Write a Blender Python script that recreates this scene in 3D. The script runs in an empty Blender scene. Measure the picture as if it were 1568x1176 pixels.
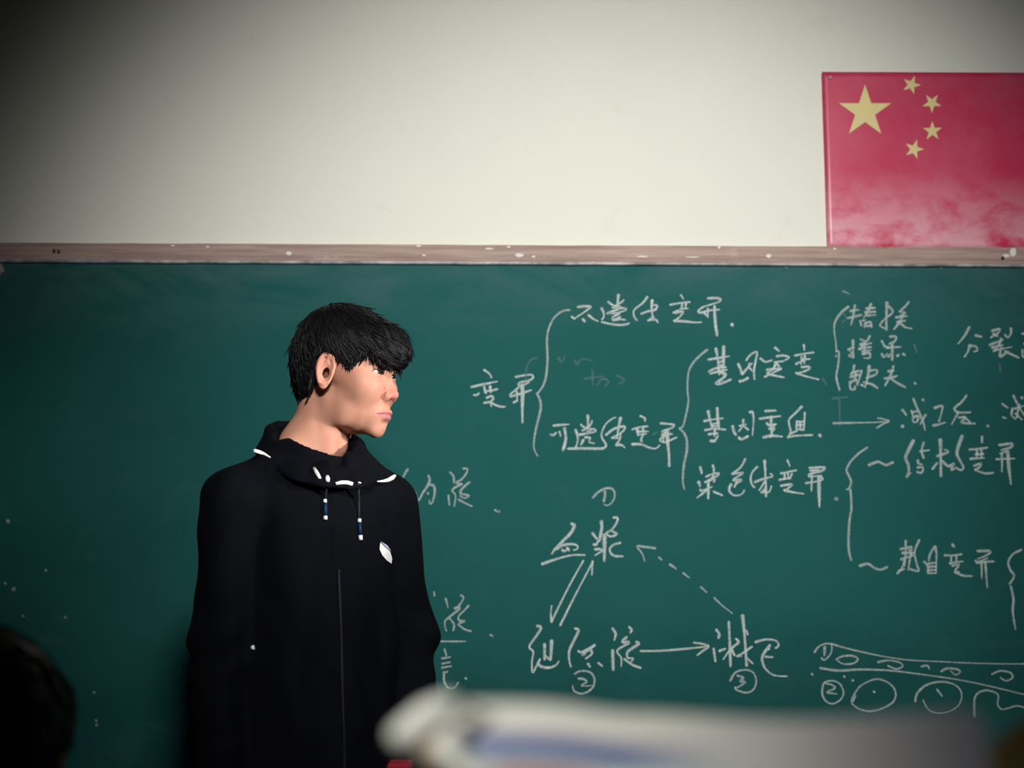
import bpy, bmesh, math, random
import numpy as np
from mathutils import Vector, Matrix
from mathutils.bvhtree import BVHTree

random.seed(7); rng = np.random.default_rng(7)
sc = bpy.context.scene
C = sc.collection
PI = math.pi

# ------------------------------------------------------------------ camera, world, light, exposure
CAM = Vector((0.0, -3.3, 1.2)); F = 2200.0; PITCH = math.radians(7.5); ROLL = math.radians(0.27)
cd = bpy.data.cameras.new('camera'); cam = bpy.data.objects.new('camera', cd); C.objects.link(cam)
CROT = Matrix.Rotation(PI/2 + PITCH, 3, 'X') @ Matrix.Rotation(ROLL, 3, 'Z')
cam.matrix_world = Matrix.Translation(CAM) @ CROT.to_4x4()
cd.lens = F/1568*36; cd.sensor_width = 36; cd.clip_start = .05
cd.dof.use_dof = True; cd.dof.focus_distance = 2.68; cd.dof.aperture_fstop = 3.1
sc.camera = cam
sc.view_settings.view_transform = 'Standard'; sc.view_settings.look = 'None'
sc.view_settings.gamma = 1; sc.view_settings.use_curve_mapping = False
sc.view_settings.exposure = 0.0
sc.cycles.use_denoising = True
sc.cycles.max_bounces = 6; sc.cycles.diffuse_bounces = 3

world = bpy.data.worlds.new('world'); sc.world = world; world.use_nodes = True
wb = world.node_tree.nodes['Background']; wb.inputs[0].default_value = (.62, .74, .9, 1); wb.inputs[1].default_value = 0.2

def lamp(name, kind, loc, target, energy, color, **kw):
    d = bpy.data.lights.new(name, kind); o = bpy.data.objects.new(name, d); C.objects.link(o)
    d.energy = energy; d.color = color
    for k, v in kw.items(): setattr(d, k, v)
    o.location = loc
    o.rotation_euler = (Vector(target)-Vector(loc)).to_track_quat('-Z', 'Y').to_euler()
    return o
# added spot, not a room lamp: soft pool on the board wall imitating a vignette
lamp('vignette_spot', 'SPOT', (0.32, -3.5, 2.62), (0.196, 0, 1.56), 545, (1, .99, .95), spot_size=math.radians(49.3), spot_blend=1.0, shadow_soft_size=.26)
lamp('book_fill_spot', 'SPOT', (-.55, -3.7, 2.5), (-.07, -2.68, 1.14), 150, (1, .985, .92), spot_size=math.radians(17), spot_blend=1.0, shadow_soft_size=.08)  # added unseen fill spot that brightens only the foreground books
# daylight entering by the windows of the right wall
lamp('window_daylight', 'SPOT', (3.0, -2.1, 1.75), (-.27, -.76, 1.52), 800, (1.0, .96, .93), spot_size=math.radians(11.5), spot_blend=1.0, shadow_soft_size=.16)

def ray(px, py):
    return CROT @ Vector(((px-784)/F, -(py-588)/F, -1.0))
def at_y(px, py, y):
    """point of the plane Y = y seen at a pixel"""
    r = ray(px, py); t = (y-CAM.y)/r.y
    return CAM + r*t

# ------------------------------------------------------------------ helpers
def tag(o, label=None, cat=None, group=None, kind=None):
    if label: o['label'] = label
    if cat: o['category'] = cat
    if group: o['group'] = group
    if kind: o['kind'] = kind
    return o
def empty(name, loc=(0,0,0), rz=0):
    o = bpy.data.objects.new(name, None); C.objects.link(o); o.location = loc; o.rotation_euler = (0,0,rz)
    o.empty_display_size = .05
    return o
def mesh_obj(name, verts, faces, mat, parent=None, smooth=False, flat_normals=False):
    me = bpy.data.meshes.new(name)
    me.from_pydata([tuple(v) for v in verts], [], [tuple(f) for f in faces]); me.update()
    if smooth:
        me.polygons.foreach_set('use_smooth', [True]*len(me.polygons))
    if mat: me.materials.append(mat)
    o = bpy.data.objects.new(name, me); C.objects.link(o)
    if parent: o.parent = parent
    return o
def bm_obj(name, bm, mat, parent=None, smooth=False):
    me = bpy.data.meshes.new(name); bm.to_mesh(me); bm.free()
    if smooth: me.polygons.foreach_set('use_smooth', [True]*len(me.polygons))
    if mat: me.materials.append(mat)
    o = bpy.data.objects.new(name, me); C.objects.link(o)
    if parent: o.parent = parent
    return o
def add_box(bm, c, s, bevel=0.0, rot=None):
    r = bmesh.ops.create_cube(bm, size=1.0)
    vs = r['verts']
    M = Matrix.Translation(Vector(c)) @ (rot.to_4x4() if rot else Matrix.Identity(4)) @ Matrix.Diagonal((s[0], s[1], s[2], 1))
    bmesh.ops.transform(bm, matrix=M, verts=vs)
    if bevel > 0:
        es = list({e for v in vs for e in v.link_edges})
        bmesh.ops.bevel(bm, geom=es, offset=bevel, segments=2, affect='EDGES', profile=.5)
def box_obj(name, c, s, mat, parent=None, bevel=0.0):
    bm = bmesh.new(); add_box(bm, c, s, bevel); return bm_obj(name, bm, mat, parent)
def tube(pts, radii, n=8, cap=True):
    pts = [Vector(p) for p in pts]; V = []; Fc = []
    if not hasattr(radii, '__len__'): radii = [radii]*len(pts)
    up = None
    for i, p in enumerate(pts):
        t = (pts[min(i+1, len(pts)-1)] - pts[max(i-1, 0)]).normalized()
        if up is None:
            up = t.orthogonal().normalized()
        up = (up - t*up.dot(t)).normalized(); b = t.cross(up)
        for k in range(n):
            a = 2*PI*k/n; V.append(p + (up*math.cos(a)+b*math.sin(a))*radii[i])
    for i in range(len(pts)-1):
        for k in range(n):
            Fc.append((i*n+k, i*n+(k+1) % n, (i+1)*n+(k+1) % n, (i+1)*n+k))
    if cap:
        Fc.append(tuple(range(n))[::-1]); Fc.append(tuple((len(pts)-1)*n+k for k in range(n)))
    return V, Fc

# materials
def mat(name, color=(.5,.5,.5), rough=.6, spec=.5, **kw):
    m = bpy.data.materials.new(name); m.use_nodes = True
    b = m.node_tree.nodes['Principled BSDF']
    b.inputs['Base Color'].default_value = (*color, 1); b.inputs['Roughness'].default_value = rough
    b.inputs['Specular IOR Level'].default_value = spec
    for k, v in kw.items(): b.inputs[k].default_value = v
    return m
class NT:
    def __init__(s, m): s.t = m.node_tree; s.b = s.t.nodes['Principled BSDF']; s.co = None
    def n(s, ty, **kw):
        x = s.t.nodes.new(ty)
        for k, v in kw.items():
            if k.startswith('i_'):
                key = k[2:]; key = int(key) if key.isdigit() else key
                x.inputs[key].default_value = v
            else: setattr(x, k, v)
        return x
    def l(s, a, b): s.t.links.new(a, b)
    def coord(s, scale=(1,1,1), out='Object', loc=(0,0,0)):
        tc = s.n('ShaderNodeTexCoord'); mp = s.n('ShaderNodeMapping'); mp.inputs['Scale'].default_value = scale; mp.inputs['Location'].default_value = loc
        s.l(tc.outputs[out], mp.inputs[0]); return mp.outputs[0]
    def noise(s, scale, detail=4, rough=.5, vec=None, dist=0):
        x = s.n('ShaderNodeTexNoise'); x.inputs['Scale'].default_value = scale; x.inputs['Detail'].default_value = detail
        x.inputs['Roughness'].default_value = rough; x.inputs['Distortion'].default_value = dist
        s.l(vec if vec is not None else s.coord(), x.inputs['Vector']); return x.outputs[0]
    def ramp(s, fac, stops):
        r = s.n('ShaderNodeValToRGB'); cr = r.color_ramp
        while len(cr.elements) < len(stops): cr.elements.new(.5)
        for e, (p, c) in zip(cr.elements, stops):
            e.position = p; e.color = c if hasattr(c, '__len__') and len(c) == 4 else ((*c, 1) if hasattr(c, '__len__') else (c, c, c, 1))
        s.l(fac, r.inputs[0]); return r.outputs[0]
    def mix(s, f, a, b, mode='MIX'):
        x = s.n('ShaderNodeMix', data_type='RGBA', blend_type=mode)
        for sock, v in ((x.inputs[0], f), (x.inputs[6], a), (x.inputs[7], b)):
            if hasattr(v, 'links') or hasattr(v, 'is_linked'): s.l(v, sock)
            else: sock.default_value = v if not hasattr(v, '__len__') else ((*v, 1) if len(v) == 3 else v)
        return x.outputs[2]
    def math(s, op, a, b=0.0):
        x = s.n('ShaderNodeMath', operation=op)
        for sock, v in ((x.inputs[0], a), (x.inputs[1], b)):
            if hasattr(v, 'is_linked'): s.l(v, sock)
            else: sock.default_value = v
        return x.outputs[0]
    def bump(s, h, strength=.2, dist=.002):
        x = s.n('ShaderNodeBump'); x.inputs['Strength'].default_value = strength; x.inputs['Distance'].default_value = dist
        s.l(h, x.inputs['Height']); s.l(x.outputs[0], s.b.inputs['Normal'])

# wall paint
M_wall = mat('wall_paint', (.80,.80,.72), .85, .2); t = NT(M_wall)
base = t.mix(t.ramp(t.noise(1.3, 5, .6), [(.35, 0), (.7, 1)]), (.82,.82,.735), (.78,.775,.70))
base = t.mix(t.ramp(t.noise(7, 6, .7, dist=.6), [(.60, 0), (.75, .35)]), base, (.66,.62,.53))
t.l(base, t.b.inputs['Base Color']); t.bump(t.noise(90, 4, .6), .12, .001)
# chalkboard green
M_board = mat('board_green', (.01,.06,.055), .7, .10); t = NT(M_board)
sm = t.noise(1.0, 6, .62, t.coord((1.2, 1, 3.2)), 1.2)
c = t.mix(t.ramp(sm, [(.3, 0), (.72, 1)]), (.0034,.052,.050), (.0085,.068,.066))
st = t.noise(3.2, 8, .7, t.coord((1, 1, 1.6)), 2.0)
c = t.mix(t.ramp(st, [(.52, 0), (.78, .14)]), c, (.11,.18,.18))
sep = t.n('ShaderNodeSeparateXYZ'); t.l(t.coord(), sep.inputs[0])
top = t.ramp(t.math('ADD', sep.outputs[2], t.math('MULTIPLY', t.noise(4, 4, .6), .12)), [(.0, 0), (1.0, 1)])
rr = t.n('ShaderNodeMapRange'); t.l(sep.outputs[2], rr.inputs[0]); rr.inputs[1].default_value = 1.72; rr.inputs[2].default_value = 1.93; rr.inputs[3].default_value = 0; rr.inputs[4].default_value = .55
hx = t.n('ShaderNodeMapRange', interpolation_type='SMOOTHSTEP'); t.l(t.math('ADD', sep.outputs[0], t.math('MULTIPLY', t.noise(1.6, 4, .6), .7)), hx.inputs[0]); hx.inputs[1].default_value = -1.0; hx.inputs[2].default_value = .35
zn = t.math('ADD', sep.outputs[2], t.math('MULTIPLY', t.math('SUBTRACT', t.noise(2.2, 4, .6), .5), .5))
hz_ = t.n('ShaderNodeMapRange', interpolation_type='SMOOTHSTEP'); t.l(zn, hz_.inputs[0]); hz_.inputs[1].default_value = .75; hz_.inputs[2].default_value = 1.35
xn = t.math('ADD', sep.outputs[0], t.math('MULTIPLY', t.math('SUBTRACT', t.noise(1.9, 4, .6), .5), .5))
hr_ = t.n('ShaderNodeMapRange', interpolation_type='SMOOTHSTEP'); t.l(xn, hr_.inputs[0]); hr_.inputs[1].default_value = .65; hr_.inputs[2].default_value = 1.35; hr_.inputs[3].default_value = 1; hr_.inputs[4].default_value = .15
c = t.mix(t.math('MULTIPLY', t.math('MULTIPLY', hx.outputs[0], hz_.outputs[0]), t.math('MULTIPLY', hr_.outputs[0], .9)), c, (.013,.108,.102))                 # vignette painted into the board colour: darker to left, bottom and far right
dust = t.math('MULTIPLY', rr.outputs[0], t.ramp(t.noise(2.5, 6, .65, t.coord((1, 1, 3)), 1.5), [(.35, 0), (.7, 1)]))
c = t.mix(dust, c, (.085,.150,.165))
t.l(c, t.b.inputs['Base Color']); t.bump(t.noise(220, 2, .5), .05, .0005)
t.l(t.ramp(st, [(.3, .65), (.8, .9)]), t.b.inputs['Roughness'])
# board frame: worn brownish aluminium
M_rail = mat('worn_rail', (.3,.24,.22), .55, .35); t = NT(M_rail)
g = t.noise(6, 6, .65, t.coord((1, 8, 22)))
c = t.mix(t.ramp(g, [(.3, 0), (.7, 1)]), (.27,.175,.15), (.47,.335,.295))
c = t.mix(t.ramp(t.noise(9, 6, .7, t.coord((1, 3, 2.0))), [(.62, 0), (.74, .5)]), c, (.62,.58,.56))
t.l(c, t.b.inputs['Base Color']); t.bump(g, .25, .001)
M_lip = mat('rail_lip', (.45,.45,.47), .5, .4); t = NT(M_lip)
t.l(t.mix(t.ramp(t.noise(14, 5, .7), [(.4, 0), (.65, 1)]), (.16,.17,.19), (.55,.55,.56)), t.b.inputs['Base Color'])
M_plaster = mat('plaster_speck', (.78,.74,.70), .9, .1)
M_dark = mat('dark_speck', (.09,.08,.07), .8, .1)
M_stain = mat('brown_stain', (.55,.44,.32), .9, .1); t = NT(M_stain)
def soft_alpha(t, strength, power=1.0, nscale=60, jag=.25):
    """alpha fading from the middle of the mesh (generated coordinates) to its rim: a stain's own outline"""
    tc = t.n('ShaderNodeTexCoord'); v = t.n('ShaderNodeVectorMath', operation='DISTANCE'); v.inputs[1].default_value = (.5,.5,.5)
    t.l(tc.outputs['Generated'], v.inputs[0])
    d = t.math('ADD', v.outputs['Value'], t.math('MULTIPLY', t.math('SUBTRACT', t.noise(nscale, 4, .6), .5), jag))
    a = t.ramp(d, [(.05, strength), (.5, 0)]); t.l(a, t.b.inputs['Alpha'])
soft_alpha(t, .55)

# chalk: dusty strokes with gaps where the board shows through
def chalk(name, dens, col=(.60,.69,.68)):
    m = mat(name, col, .95, .05); t = NT(m)
    nz = t.noise(420, 3, .6); lo = t.noise(45, 3, .6)
    a = t.math('MULTIPLY', t.ramp(nz, [(.30, .35), (.60, 1)]), t.ramp(lo, [(.3, dens*.72), (.65, dens)]))
    uv = t.n('ShaderNodeUVMap'); uv.uv_map = 'uv'; se = t.n('ShaderNodeSeparateXYZ'); t.l(uv.outputs[0], se.inputs[0])
    edge = t.ramp(t.math('ADD', se.outputs[0], t.math('MULTIPLY', t.math('SUBTRACT', t.noise(700, 3, .6), .5), .25)), [(.02, 0), (.30, .75), (.55, 1)])   # dusty rim of a stroke
    t.l(t.math('MULTIPLY', a, edge), t.b.inputs['Alpha']); return m
M_chalk = {'s': chalk('chalk_dense', 1.0), 'm': chalk('chalk_medium', .72), 'f': chalk('chalk_faint', .13), 'k': chalk('chalk_speck', .42)}

# ------------------------------------------------------------------ room
XL, XR, YB, ZC = -3.2, 3.2, -7.0, 3.1
tag(box_obj('wall_front', ((XL+XR)/2, .06, ZC/2), (XR-XL+.2, .12, ZC), M_wall), kind='structure')
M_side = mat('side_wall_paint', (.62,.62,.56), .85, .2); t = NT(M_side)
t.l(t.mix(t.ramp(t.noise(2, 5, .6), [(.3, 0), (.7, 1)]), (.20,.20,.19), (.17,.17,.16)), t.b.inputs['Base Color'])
tag(box_obj('wall_left', (XL-.06, YB/2, ZC/2), (.12, -YB, ZC), M_side), kind='structure')
tag(box_obj('wall_back', ((XL+XR)/2, YB-.06, ZC/2), (XR-XL+.2, .12, ZC), M_side), kind='structure')
tag(box_obj('ceiling', ((XL+XR)/2, YB/2, ZC+.05), (XR-XL+.2, -YB+.2, .1), M_side), kind='structure')
M_floor = mat('terrazzo_floor', (.2,.2,.19), .45, .4); t = NT(M_floor)
vo = t.n('ShaderNodeTexVoronoi'); vo.inputs['Scale'].default_value = 60; t.l(t.coord(), vo.inputs['Vector'])
t.l(t.mix(t.ramp(vo.outputs['Distance'], [(.2, 0), (.5, 1)]), (.22,.22,.20), (.13,.13,.125)), t.b.inputs['Base Color'])
tag(box_obj('floor', ((XL+XR)/2, YB/2, -.05), (XR-XL+.2, -YB+.2, .1), M_floor), kind='structure')
# right wall with two window openings
bm = bmesh.new()
wins = [(-3.2, -1.7), (-5.8, -4.3)]
zs, ze = .95, 2.55
add_box(bm, (XR+.06, YB/2, zs/2), (.12, -YB, zs)); add_box(bm, (XR+.06, YB/2, (ze+ZC)/2), (.12, -YB, ZC-ze))
edges = [YB, wins[1][0], wins[1][1], wins[0][0], wins[0][1], 0]
for a, b in ((edges[0], edges[1]), (edges[2], edges[3]), (edges[4], edges[5])):
    add_box(bm, (XR+.06, (a+b)/2, (zs+ze)/2), (.12, b-a, ze-zs))
tag(bm_obj('wall_right', bm, M_side), kind='structure')
M_frame = mat('window_frame_paint', (.7,.7,.68), .5); M_glass = mat('window_glass', (1,1,1), .02, .5, **{'Transmission Weight': 1.0, 'IOR': 1.1})
for i, (a, b) in enumerate(wins):
    bm = bmesh.new(); w = .05
    for yy in (a+w/2, (a+b)/2, b-w/2): add_box(bm, (XR+.06, yy, (zs+ze)/2), (.06, w, ze-zs-.002))
    for zz in (zs+w/2, ze-w/2): add_box(bm, (XR+.06, (a+b)/2, zz), (.058, b-a-.002, w))
    wf = tag(bm_obj('window_%d' % (i+1), bm, M_frame), kind='structure')
    for k in range(2):
        y0 = a+w+.0 if k == 0 else (a+b)/2+w/2
        box_obj('pane', (XR+.06, y0+((b-a)/2-w*1.25)/2, (zs+ze)/2), (.006, (b-a)/2-1.5*w, ze-zs-2*w), M_glass, wf)

# ------------------------------------------------------------------ chalkboard
board = empty('chalkboard', (0.2, -.02, .72))
tag(board, 'long green chalkboard covered in white handwritten notes under a worn brown rail', 'chalkboard')
def under(o, parent):
    o.parent = parent; o.matrix_parent_inverse = parent.matrix_world.inverted() if parent.matrix_world != Matrix.Identity(4) else Matrix.Translation(-parent.location)
    o.matrix_parent_inverse = Matrix.Translation(-parent.location)
    return o
YB_ = -.022                                     # front face of the board
zt = at_y(784, 404, YB_).z; zr = at_y(784, 375, -.028).z
BX0, BX1 = -1.26, 2.1
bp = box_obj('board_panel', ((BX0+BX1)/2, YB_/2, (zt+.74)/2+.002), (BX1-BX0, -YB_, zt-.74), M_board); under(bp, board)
# rail, following the slight sag of the photograph's one
def rail_strip(name, z0, z1, y1, m, seg=60, wob=.0008):
    V = []; Fc = []; rs = random.Random(3)
    for i in range(seg+1):
        x = BX0-.03+(BX1-BX0+.06)*i/seg; d = rs.uniform(-wob, wob)
        for (y, z) in ((0, z0+d), (y1, z0+d), (y1-.003, z0+.3*(z1-z0)+d), (y1-.003, z0+.75*(z1-z0)), (y1, z1+d*.6), (0, z1+d*.6)): V.append((x, y, z))
    for i in range(seg):
        for k in range(6): Fc.append((i*6+k, (i+1)*6+k, (i+1)*6+(k+1) % 6, i*6+(k+1) % 6))
    Fc += [(0,1,2,3,4,5), tuple(seg*6+k for k in (5,4,3,2,1,0))]
    return under(mesh_obj(name, V, Fc, m), board)
rl = rail_strip('top_rail', zt+.003, zr, -.0262, M_rail)
rl['label'] = 'brown worn top rail with white paint chips'
rail_strip('rail_lip', zt-.0035, zt+.0035, -.0285, M_lip, wob=.0006)
rail_strip('bottom_rail', .70, .745, -.036, M_rail)
cb = bmesh.new(); add_box(cb, ((BX0+BX1)/2, -.085, .705), (BX1-BX0, .10, .012), .003); add_box(cb, ((BX0+BX1)/2, -.135, .716), (BX1-BX0, .01, .03), .003)
under(bm_obj('chalk_tray', cb, M_rail), board)
for x, n in ((BX0-.015, 'side_rail'), (BX1+.015, 'side_rail')):
    under(box_obj(n, (x, -.018, (zr+.70)/2), (.03, .036, zr-.70), M_rail, bevel=.002), board)
# paint chips and nails on the rail
def blob(px, py, w, h, y, m, name, parent, seedv, n=11, th=.0012, rot=0):
    r = random.Random(seedv); c = at_y(px, py, y); V = []
    for yy in (y, y-th):
        for k in range(n):
            a = 2*PI*k/n; q = r.random()*.35+.8 if yy == y else q_[k]
            if yy == y:
                if k == 0: q_ = []
                q_.append(q*.85)
            else: q = q_[k]
            ux = math.cos(a)*w/2*q/667; uz = math.sin(a)*h/2*q/667
            V.append((c.x+ux*math.cos(rot)-uz*math.sin(rot), yy, c.z+ux*math.sin(rot)+uz*math.cos(rot)))
    Fc = [tuple(range(n, 2*n))] + [(k, (k+1) % n, n+(k+1) % n, n+k) for k in range(n)]
    return under(mesh_obj(name, V, Fc, m), parent)
for i, (px, py, w, h) in enumerate([(442,388,9,7),(641,377,8,4),(649,391,5,4),(749,381,16,3),(779,378,6,4),(795,391,14,6),(817,393,6,4),(1101,379,5,6),(1177,392,9,7),(1278,381,5,4),(690,402,5,3),(908,403,5,4),(1551,386,11,15),(1540,392,14,6),(318,378,7,3),(265,376,7,3),(984,393,20,3),(1060,394,22,2)]):
    blob(px, py, w, h, -.0290, M_plaster, 'paint_chip', board, i)
for i, (px, py) in enumerate([(83,383),(90,384),(1536,394)]):
    blob(px, py, 5, 5, -.0375, M_dark, 'nail_hole', board, 40+i)

# ---- handwriting
def catmull(P, n=5):
    if len(P) < 3: return P
    out = []
    Q = [P[0]] + P + [P[-1]]
    for i in range(1, len(Q)-2):
        a, b, c, d = Q[i-1], Q[i], Q[i+1], Q[i+2]
        for k in range(n):
            s = k/n
            out.append(tuple(.5*((2*b[j]) + (-a[j]+c[j])*s + (2*a[j]-5*b[j]+4*c[j]-d[j])*s*s + (-a[j]+3*b[j]-3*c[j]+d[j])*s**3) for j in (0, 1)))
    out.append(P[-1]); return out
rw = random.Random(5)
def write(label, x0, y0, s, strokes, m='s', wpx=3.3, whole=False):
    """strokes: strings 'w x,y x,y ...' in the coordinates of a photograph crop; every stroke becomes a thin raised chalk ribbon;
    strokes that touch or nearly touch make one character, each a part of the board"""
    items = []
    for st in strokes:
        tk = st.split(); w = wpx
        if ',' not in tk[0]: w = wpx*float(tk[0]); tk = tk[1:]
        P = [tuple(float(a) for a in q.split(',')) for q in tk]
        P = [(x0+a/s, y0+b/s) for a, b in P]
        if len(P) == 1: P = [P[0], (P[0][0]+.8, P[0][1]+.8)]; w *= 1.25
        items.append((catmull(P), w))
    grp = list(range(len(items)))
    def bb(P): xs = [p[0] for p in P]; ys = [p[1] for p in P]; return min(xs), min(ys), max(xs), max(ys)
    B = [bb(P) for P, _ in items]
    for i in range(len(items)):
        for j in range(i):
            g = 3.0; gy = 9.0
            if whole or (B[i][0] < B[j][2]+g and B[j][0] < B[i][2]+g and B[i][1] < B[j][3]+gy and B[j][1] < B[i][3]+gy):
                a, b = grp[i], grp[j]; grp = [b if q == a else q for q in grp]
    ids = sorted(set(grp), key=grp.index); out = []
    for gi in ids:
        V = []; Fc = []; layer = 0; ends = []
        for (P, w), q in zip(items, grp):
            if q != gi: continue
            W = [at_y(a, b, YB_) for a, b in P]
            y = YB_-.0003-.00004*(layer % 9); layer += 1
            hw = w*1.28/2/667; n = len(W); ph = rw.uniform(0, 6.28); i0 = len(V); ts = []
            for i in range(n):
                a = W[max(i-1, 0)]; b = W[min(i+1, n-1)]; d = Vector((b.x-a.x, 0, b.z-a.z))
                ts.append(d.normalized() if d.length > 1e-9 else Vector((1,0,0)))
            L = []; Rr = []; Mi = []
            def add(p, t_, h):
                nn = Vector((-t_.z, 0, t_.x)); L.append((p.x+nn.x*h, y, p.z+nn.z*h)); Rr.append((p.x-nn.x*h, y, p.z-nn.z*h)); Mi.append((p.x, y, p.z))
            add(W[0]-ts[0]*hw*.9, ts[0], hw*.35); add(W[0]-ts[0]*hw*.45, ts[0], hw*.85)
            for i in range(n):
                u = i/(n-1); add(W[i], ts[i], hw*(1.10-.36*u+.16*math.sin(ph+u*5)+rw.uniform(-.05,.05)))
            e = .8; add(W[-1]+ts[-1]*hw*.4, ts[-1], hw*e*.8); add(W[-1]+ts[-1]*hw*.75, ts[-1], hw*e*.35)
            for a, c_, b in zip(L, Mi, Rr): V += [a, c_, b]
            for i in range(len(L)-1): Fc.append((i0+3*i, i0+3*i+1, i0+3*i+4, i0+3*i+3)); Fc.append((i0+3*i+1, i0+3*i+2, i0+3*i+5, i0+3*i+4))
            ends += [i0+1, i0+3*len(L)-2]
        o = under(mesh_obj('chalk_character' if not whole else 'chalk_marks', V, Fc, M_chalk[m]), board)
        ul = o.data.uv_layers.new(name='uv'); es = set(ends)
        for l in o.data.loops: ul.data[l.index].uv = ((1.0 if l.vertex_index % 3 == 1 and l.vertex_index not in es else 0.0), 0)
        if whole: o['kind'] = 'stuff'
        if len(ids) == 1: o['label'] = label
        out.append(o)
    return out
T = 1.35
A = lambda *a: list(a)
write('tall chalk brace right of the word at the left', 700, 440, 7.84, A(
 '1345,272 1280,280 1210,320 1150,385 1105,480 1085,560 1078,650 1082,760 1085,850 1080,960 1065,1080 1045,1150 1020,1202 975,1262 960,1272',
 '960,1275 990,1342 1005,1412 995,1502 970,1602 945,1702 928,1802 920,1902 935,1972 965,2020'), 'm', 3.2)
write('two chalk characters 变异 left of the tall brace', 700, 550, 7.84, A(
 '325,130 370,160 405,200 408,220','170,335 300,305 400,285 475,268','325,330 335,400','395,325 402,400','345,385 420,375 485,358','205,430 235,430 260,410','345,395 350,410',
 '355,465 400,445 430,455 425,490 380,520 320,530','330,520 400,515 450,545 520,570 575,572','405,540 410,565',
 '705,212 800,195 880,187 910,200 905,230 850,260 770,275 735,300 760,320 820,300 860,275','735,340 690,380 640,425 650,445 740,420 820,395 885,372','1.5 782,310 785,450 782,600 785,755','715,390 720,495','680,520 720,500'))
write('chalk line of writing 不遗传变异 on top', 860, 440, 5.807, A(
 '145,175 200,168 255,172 235,195 180,235 110,280','90,262 115,278','1.2 190,285 205,303','240,248 280,280 320,300',
 '355,185 372,225 375,260 360,285','360,308 430,325 510,335 570,330 598,320','1.3 505,70 500,120 495,165','415,130 450,155 490,160 550,115','405,235 450,215 530,185 575,195 540,215 470,230 410,235','455,180 520,170','510,235 455,265 460,290 520,265','460,292 520,285 565,290',
 '762,85 720,140 660,185 640,215 645,260 668,292','1.2 805,115 800,180 805,240 815,265','710,235 760,215 830,200 848,160 810,160','770,295 830,285 855,310','815,265 775,290',
 '1060,70 1080,100','965,155 1050,140 1140,130','1070,150 1068,195','1105,145 1100,190','1060,190 1120,188','995,225 1050,200','1010,228 1080,215 1060,250 1030,280 1000,298','1000,298 1100,303 1180,312 1240,310',
 '1300,98 1370,95 1412,105 1395,130 1330,152 1260,172','1260,172 1215,210 1240,225 1320,205 1400,198','1300,190 1300,265','1270,230 1300,262','1.35 1360,170 1362,260 1370,350 1382,425','1.3 1515,332'))
write('chalk line of writing 可遗传变异 below the brace point', 830, 620, 6.533, A(
 '115,208 190,200 265,195','88,298 110,305 140,280','175,270 185,310','1.4 225,235 238,330 225,400 210,450',
 '335,250 355,310 355,370 335,430','262,438 400,435 560,438 620,430 640,395 600,330 600,270 640,190 700,140 735,125','1.4 458,110 458,200','390,200 440,230 490,190 500,160','405,255 480,230','375,298 450,285 535,265 510,240 440,280','1.3 410,355 390,395','430,325 480,330 470,370 520,385',
 '1.2 785,130 765,230 750,330','640,300 720,240 820,215 820,250 770,290 700,325','780,290 780,340 740,400','700,330 770,335','745,405 790,400 825,425',
 '985,112 1025,130 1030,160','905,245 970,225 1055,215','950,240 960,300','1010,240 1015,295','950,270 1060,265','960,300 1040,290','1010,300 990,350 1000,365','900,393 990,395 1080,430 1140,435 1175,405',
 '1185,185 1260,190 1320,200 1300,230 1240,250 1200,270 1250,280','1200,300 1300,290','1250,290 1180,350 1230,375 1290,350 1345,325','1210,310 1215,370','1.5 1252,260 1258,400 1270,500 1272,608'))
write('middle chalk brace', 1030, 500, 6.03, A(
 '318,215 250,270 185,340 150,410 138,500 138,600 145,680 135,760 115,850 95,920 65,940','65,942 105,985 130,1050 130,1150 105,1270 95,1380 95,1440 108,1500'), 'm', 3.2)
write('chalk words 基因突变', 1030, 500, 6.03, A(
 '1.2 400,205 415,300 430,440','1.3 470,185 470,300 470,440','330,305 430,290 520,275','430,330 460,320','430,365 460,355','335,415 400,385 490,375','350,435 420,415 500,400','1.2 440,425 490,440 460,480 400,525 450,525 535,490',
 '605,345 630,400 640,440 680,400 730,340','680,310 720,260 778,235 765,320 752,400 755,485','640,440 700,370 705,340','700,370 735,410','1.3 620,505 650,500 695,475',
 '945,195 980,225','810,295 850,325 890,320 915,310','960,275 1020,268 1075,285 1040,310','940,330 1020,320','950,350 920,400 870,430','870,400 1000,385','960,345 985,370','1000,390 900,440 850,465','880,440 950,455 1025,470',
 '1210,172 1215,215','1130,268 1220,250 1300,240','1190,280 1185,345','1220,270 1215,340','1140,345 1200,320','1200,305 1265,300','1190,375 1250,370 1260,390 1200,420 1150,430','1140,430 1230,460 1345,488'))
write('narrow chalk brace at the upper right', 1260, 440, 5.09, A('200,150 140,200 95,270 88,340 100,420 105,500','105,495 125,510 120,600 105,700 130,800'), 'm')
write('chalk words 基因重组 with a dot', 1050, 600, 6.533, A(
 '1.3 225,195 240,270 265,360','1.3 315,165 320,260 330,360','185,292 280,275 370,265','260,325 310,315','260,345 320,340','195,382 290,370 395,378','1.2 290,370 290,440','230,425 320,415','1.2 250,490 290,490 320,445',
 '1.3 470,345 480,390 500,430','640,205 668,205 678,280 668,430','575,280 570,340 530,395','540,340 600,325','590,350 625,380','1.3 535,460 560,475 620,445',
 '795,192 900,188','740,270 840,255 945,243','1.3 850,250 858,350 860,420','810,315 850,345','820,330 905,325','890,325 870,370','835,370 890,365 860,400','1.2 780,455 860,440 960,448',
 '1160,148 1100,210 1035,275 1035,330 1050,400 1030,440','1050,420 1110,390','1115,295 1110,370 1180,380','1190,210 1185,300 1178,380','1110,295 1185,300','1120,335 1180,330','1145,310 1145,370','1020,455 1100,440 1265,432','1.3 1340,435'))
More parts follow.
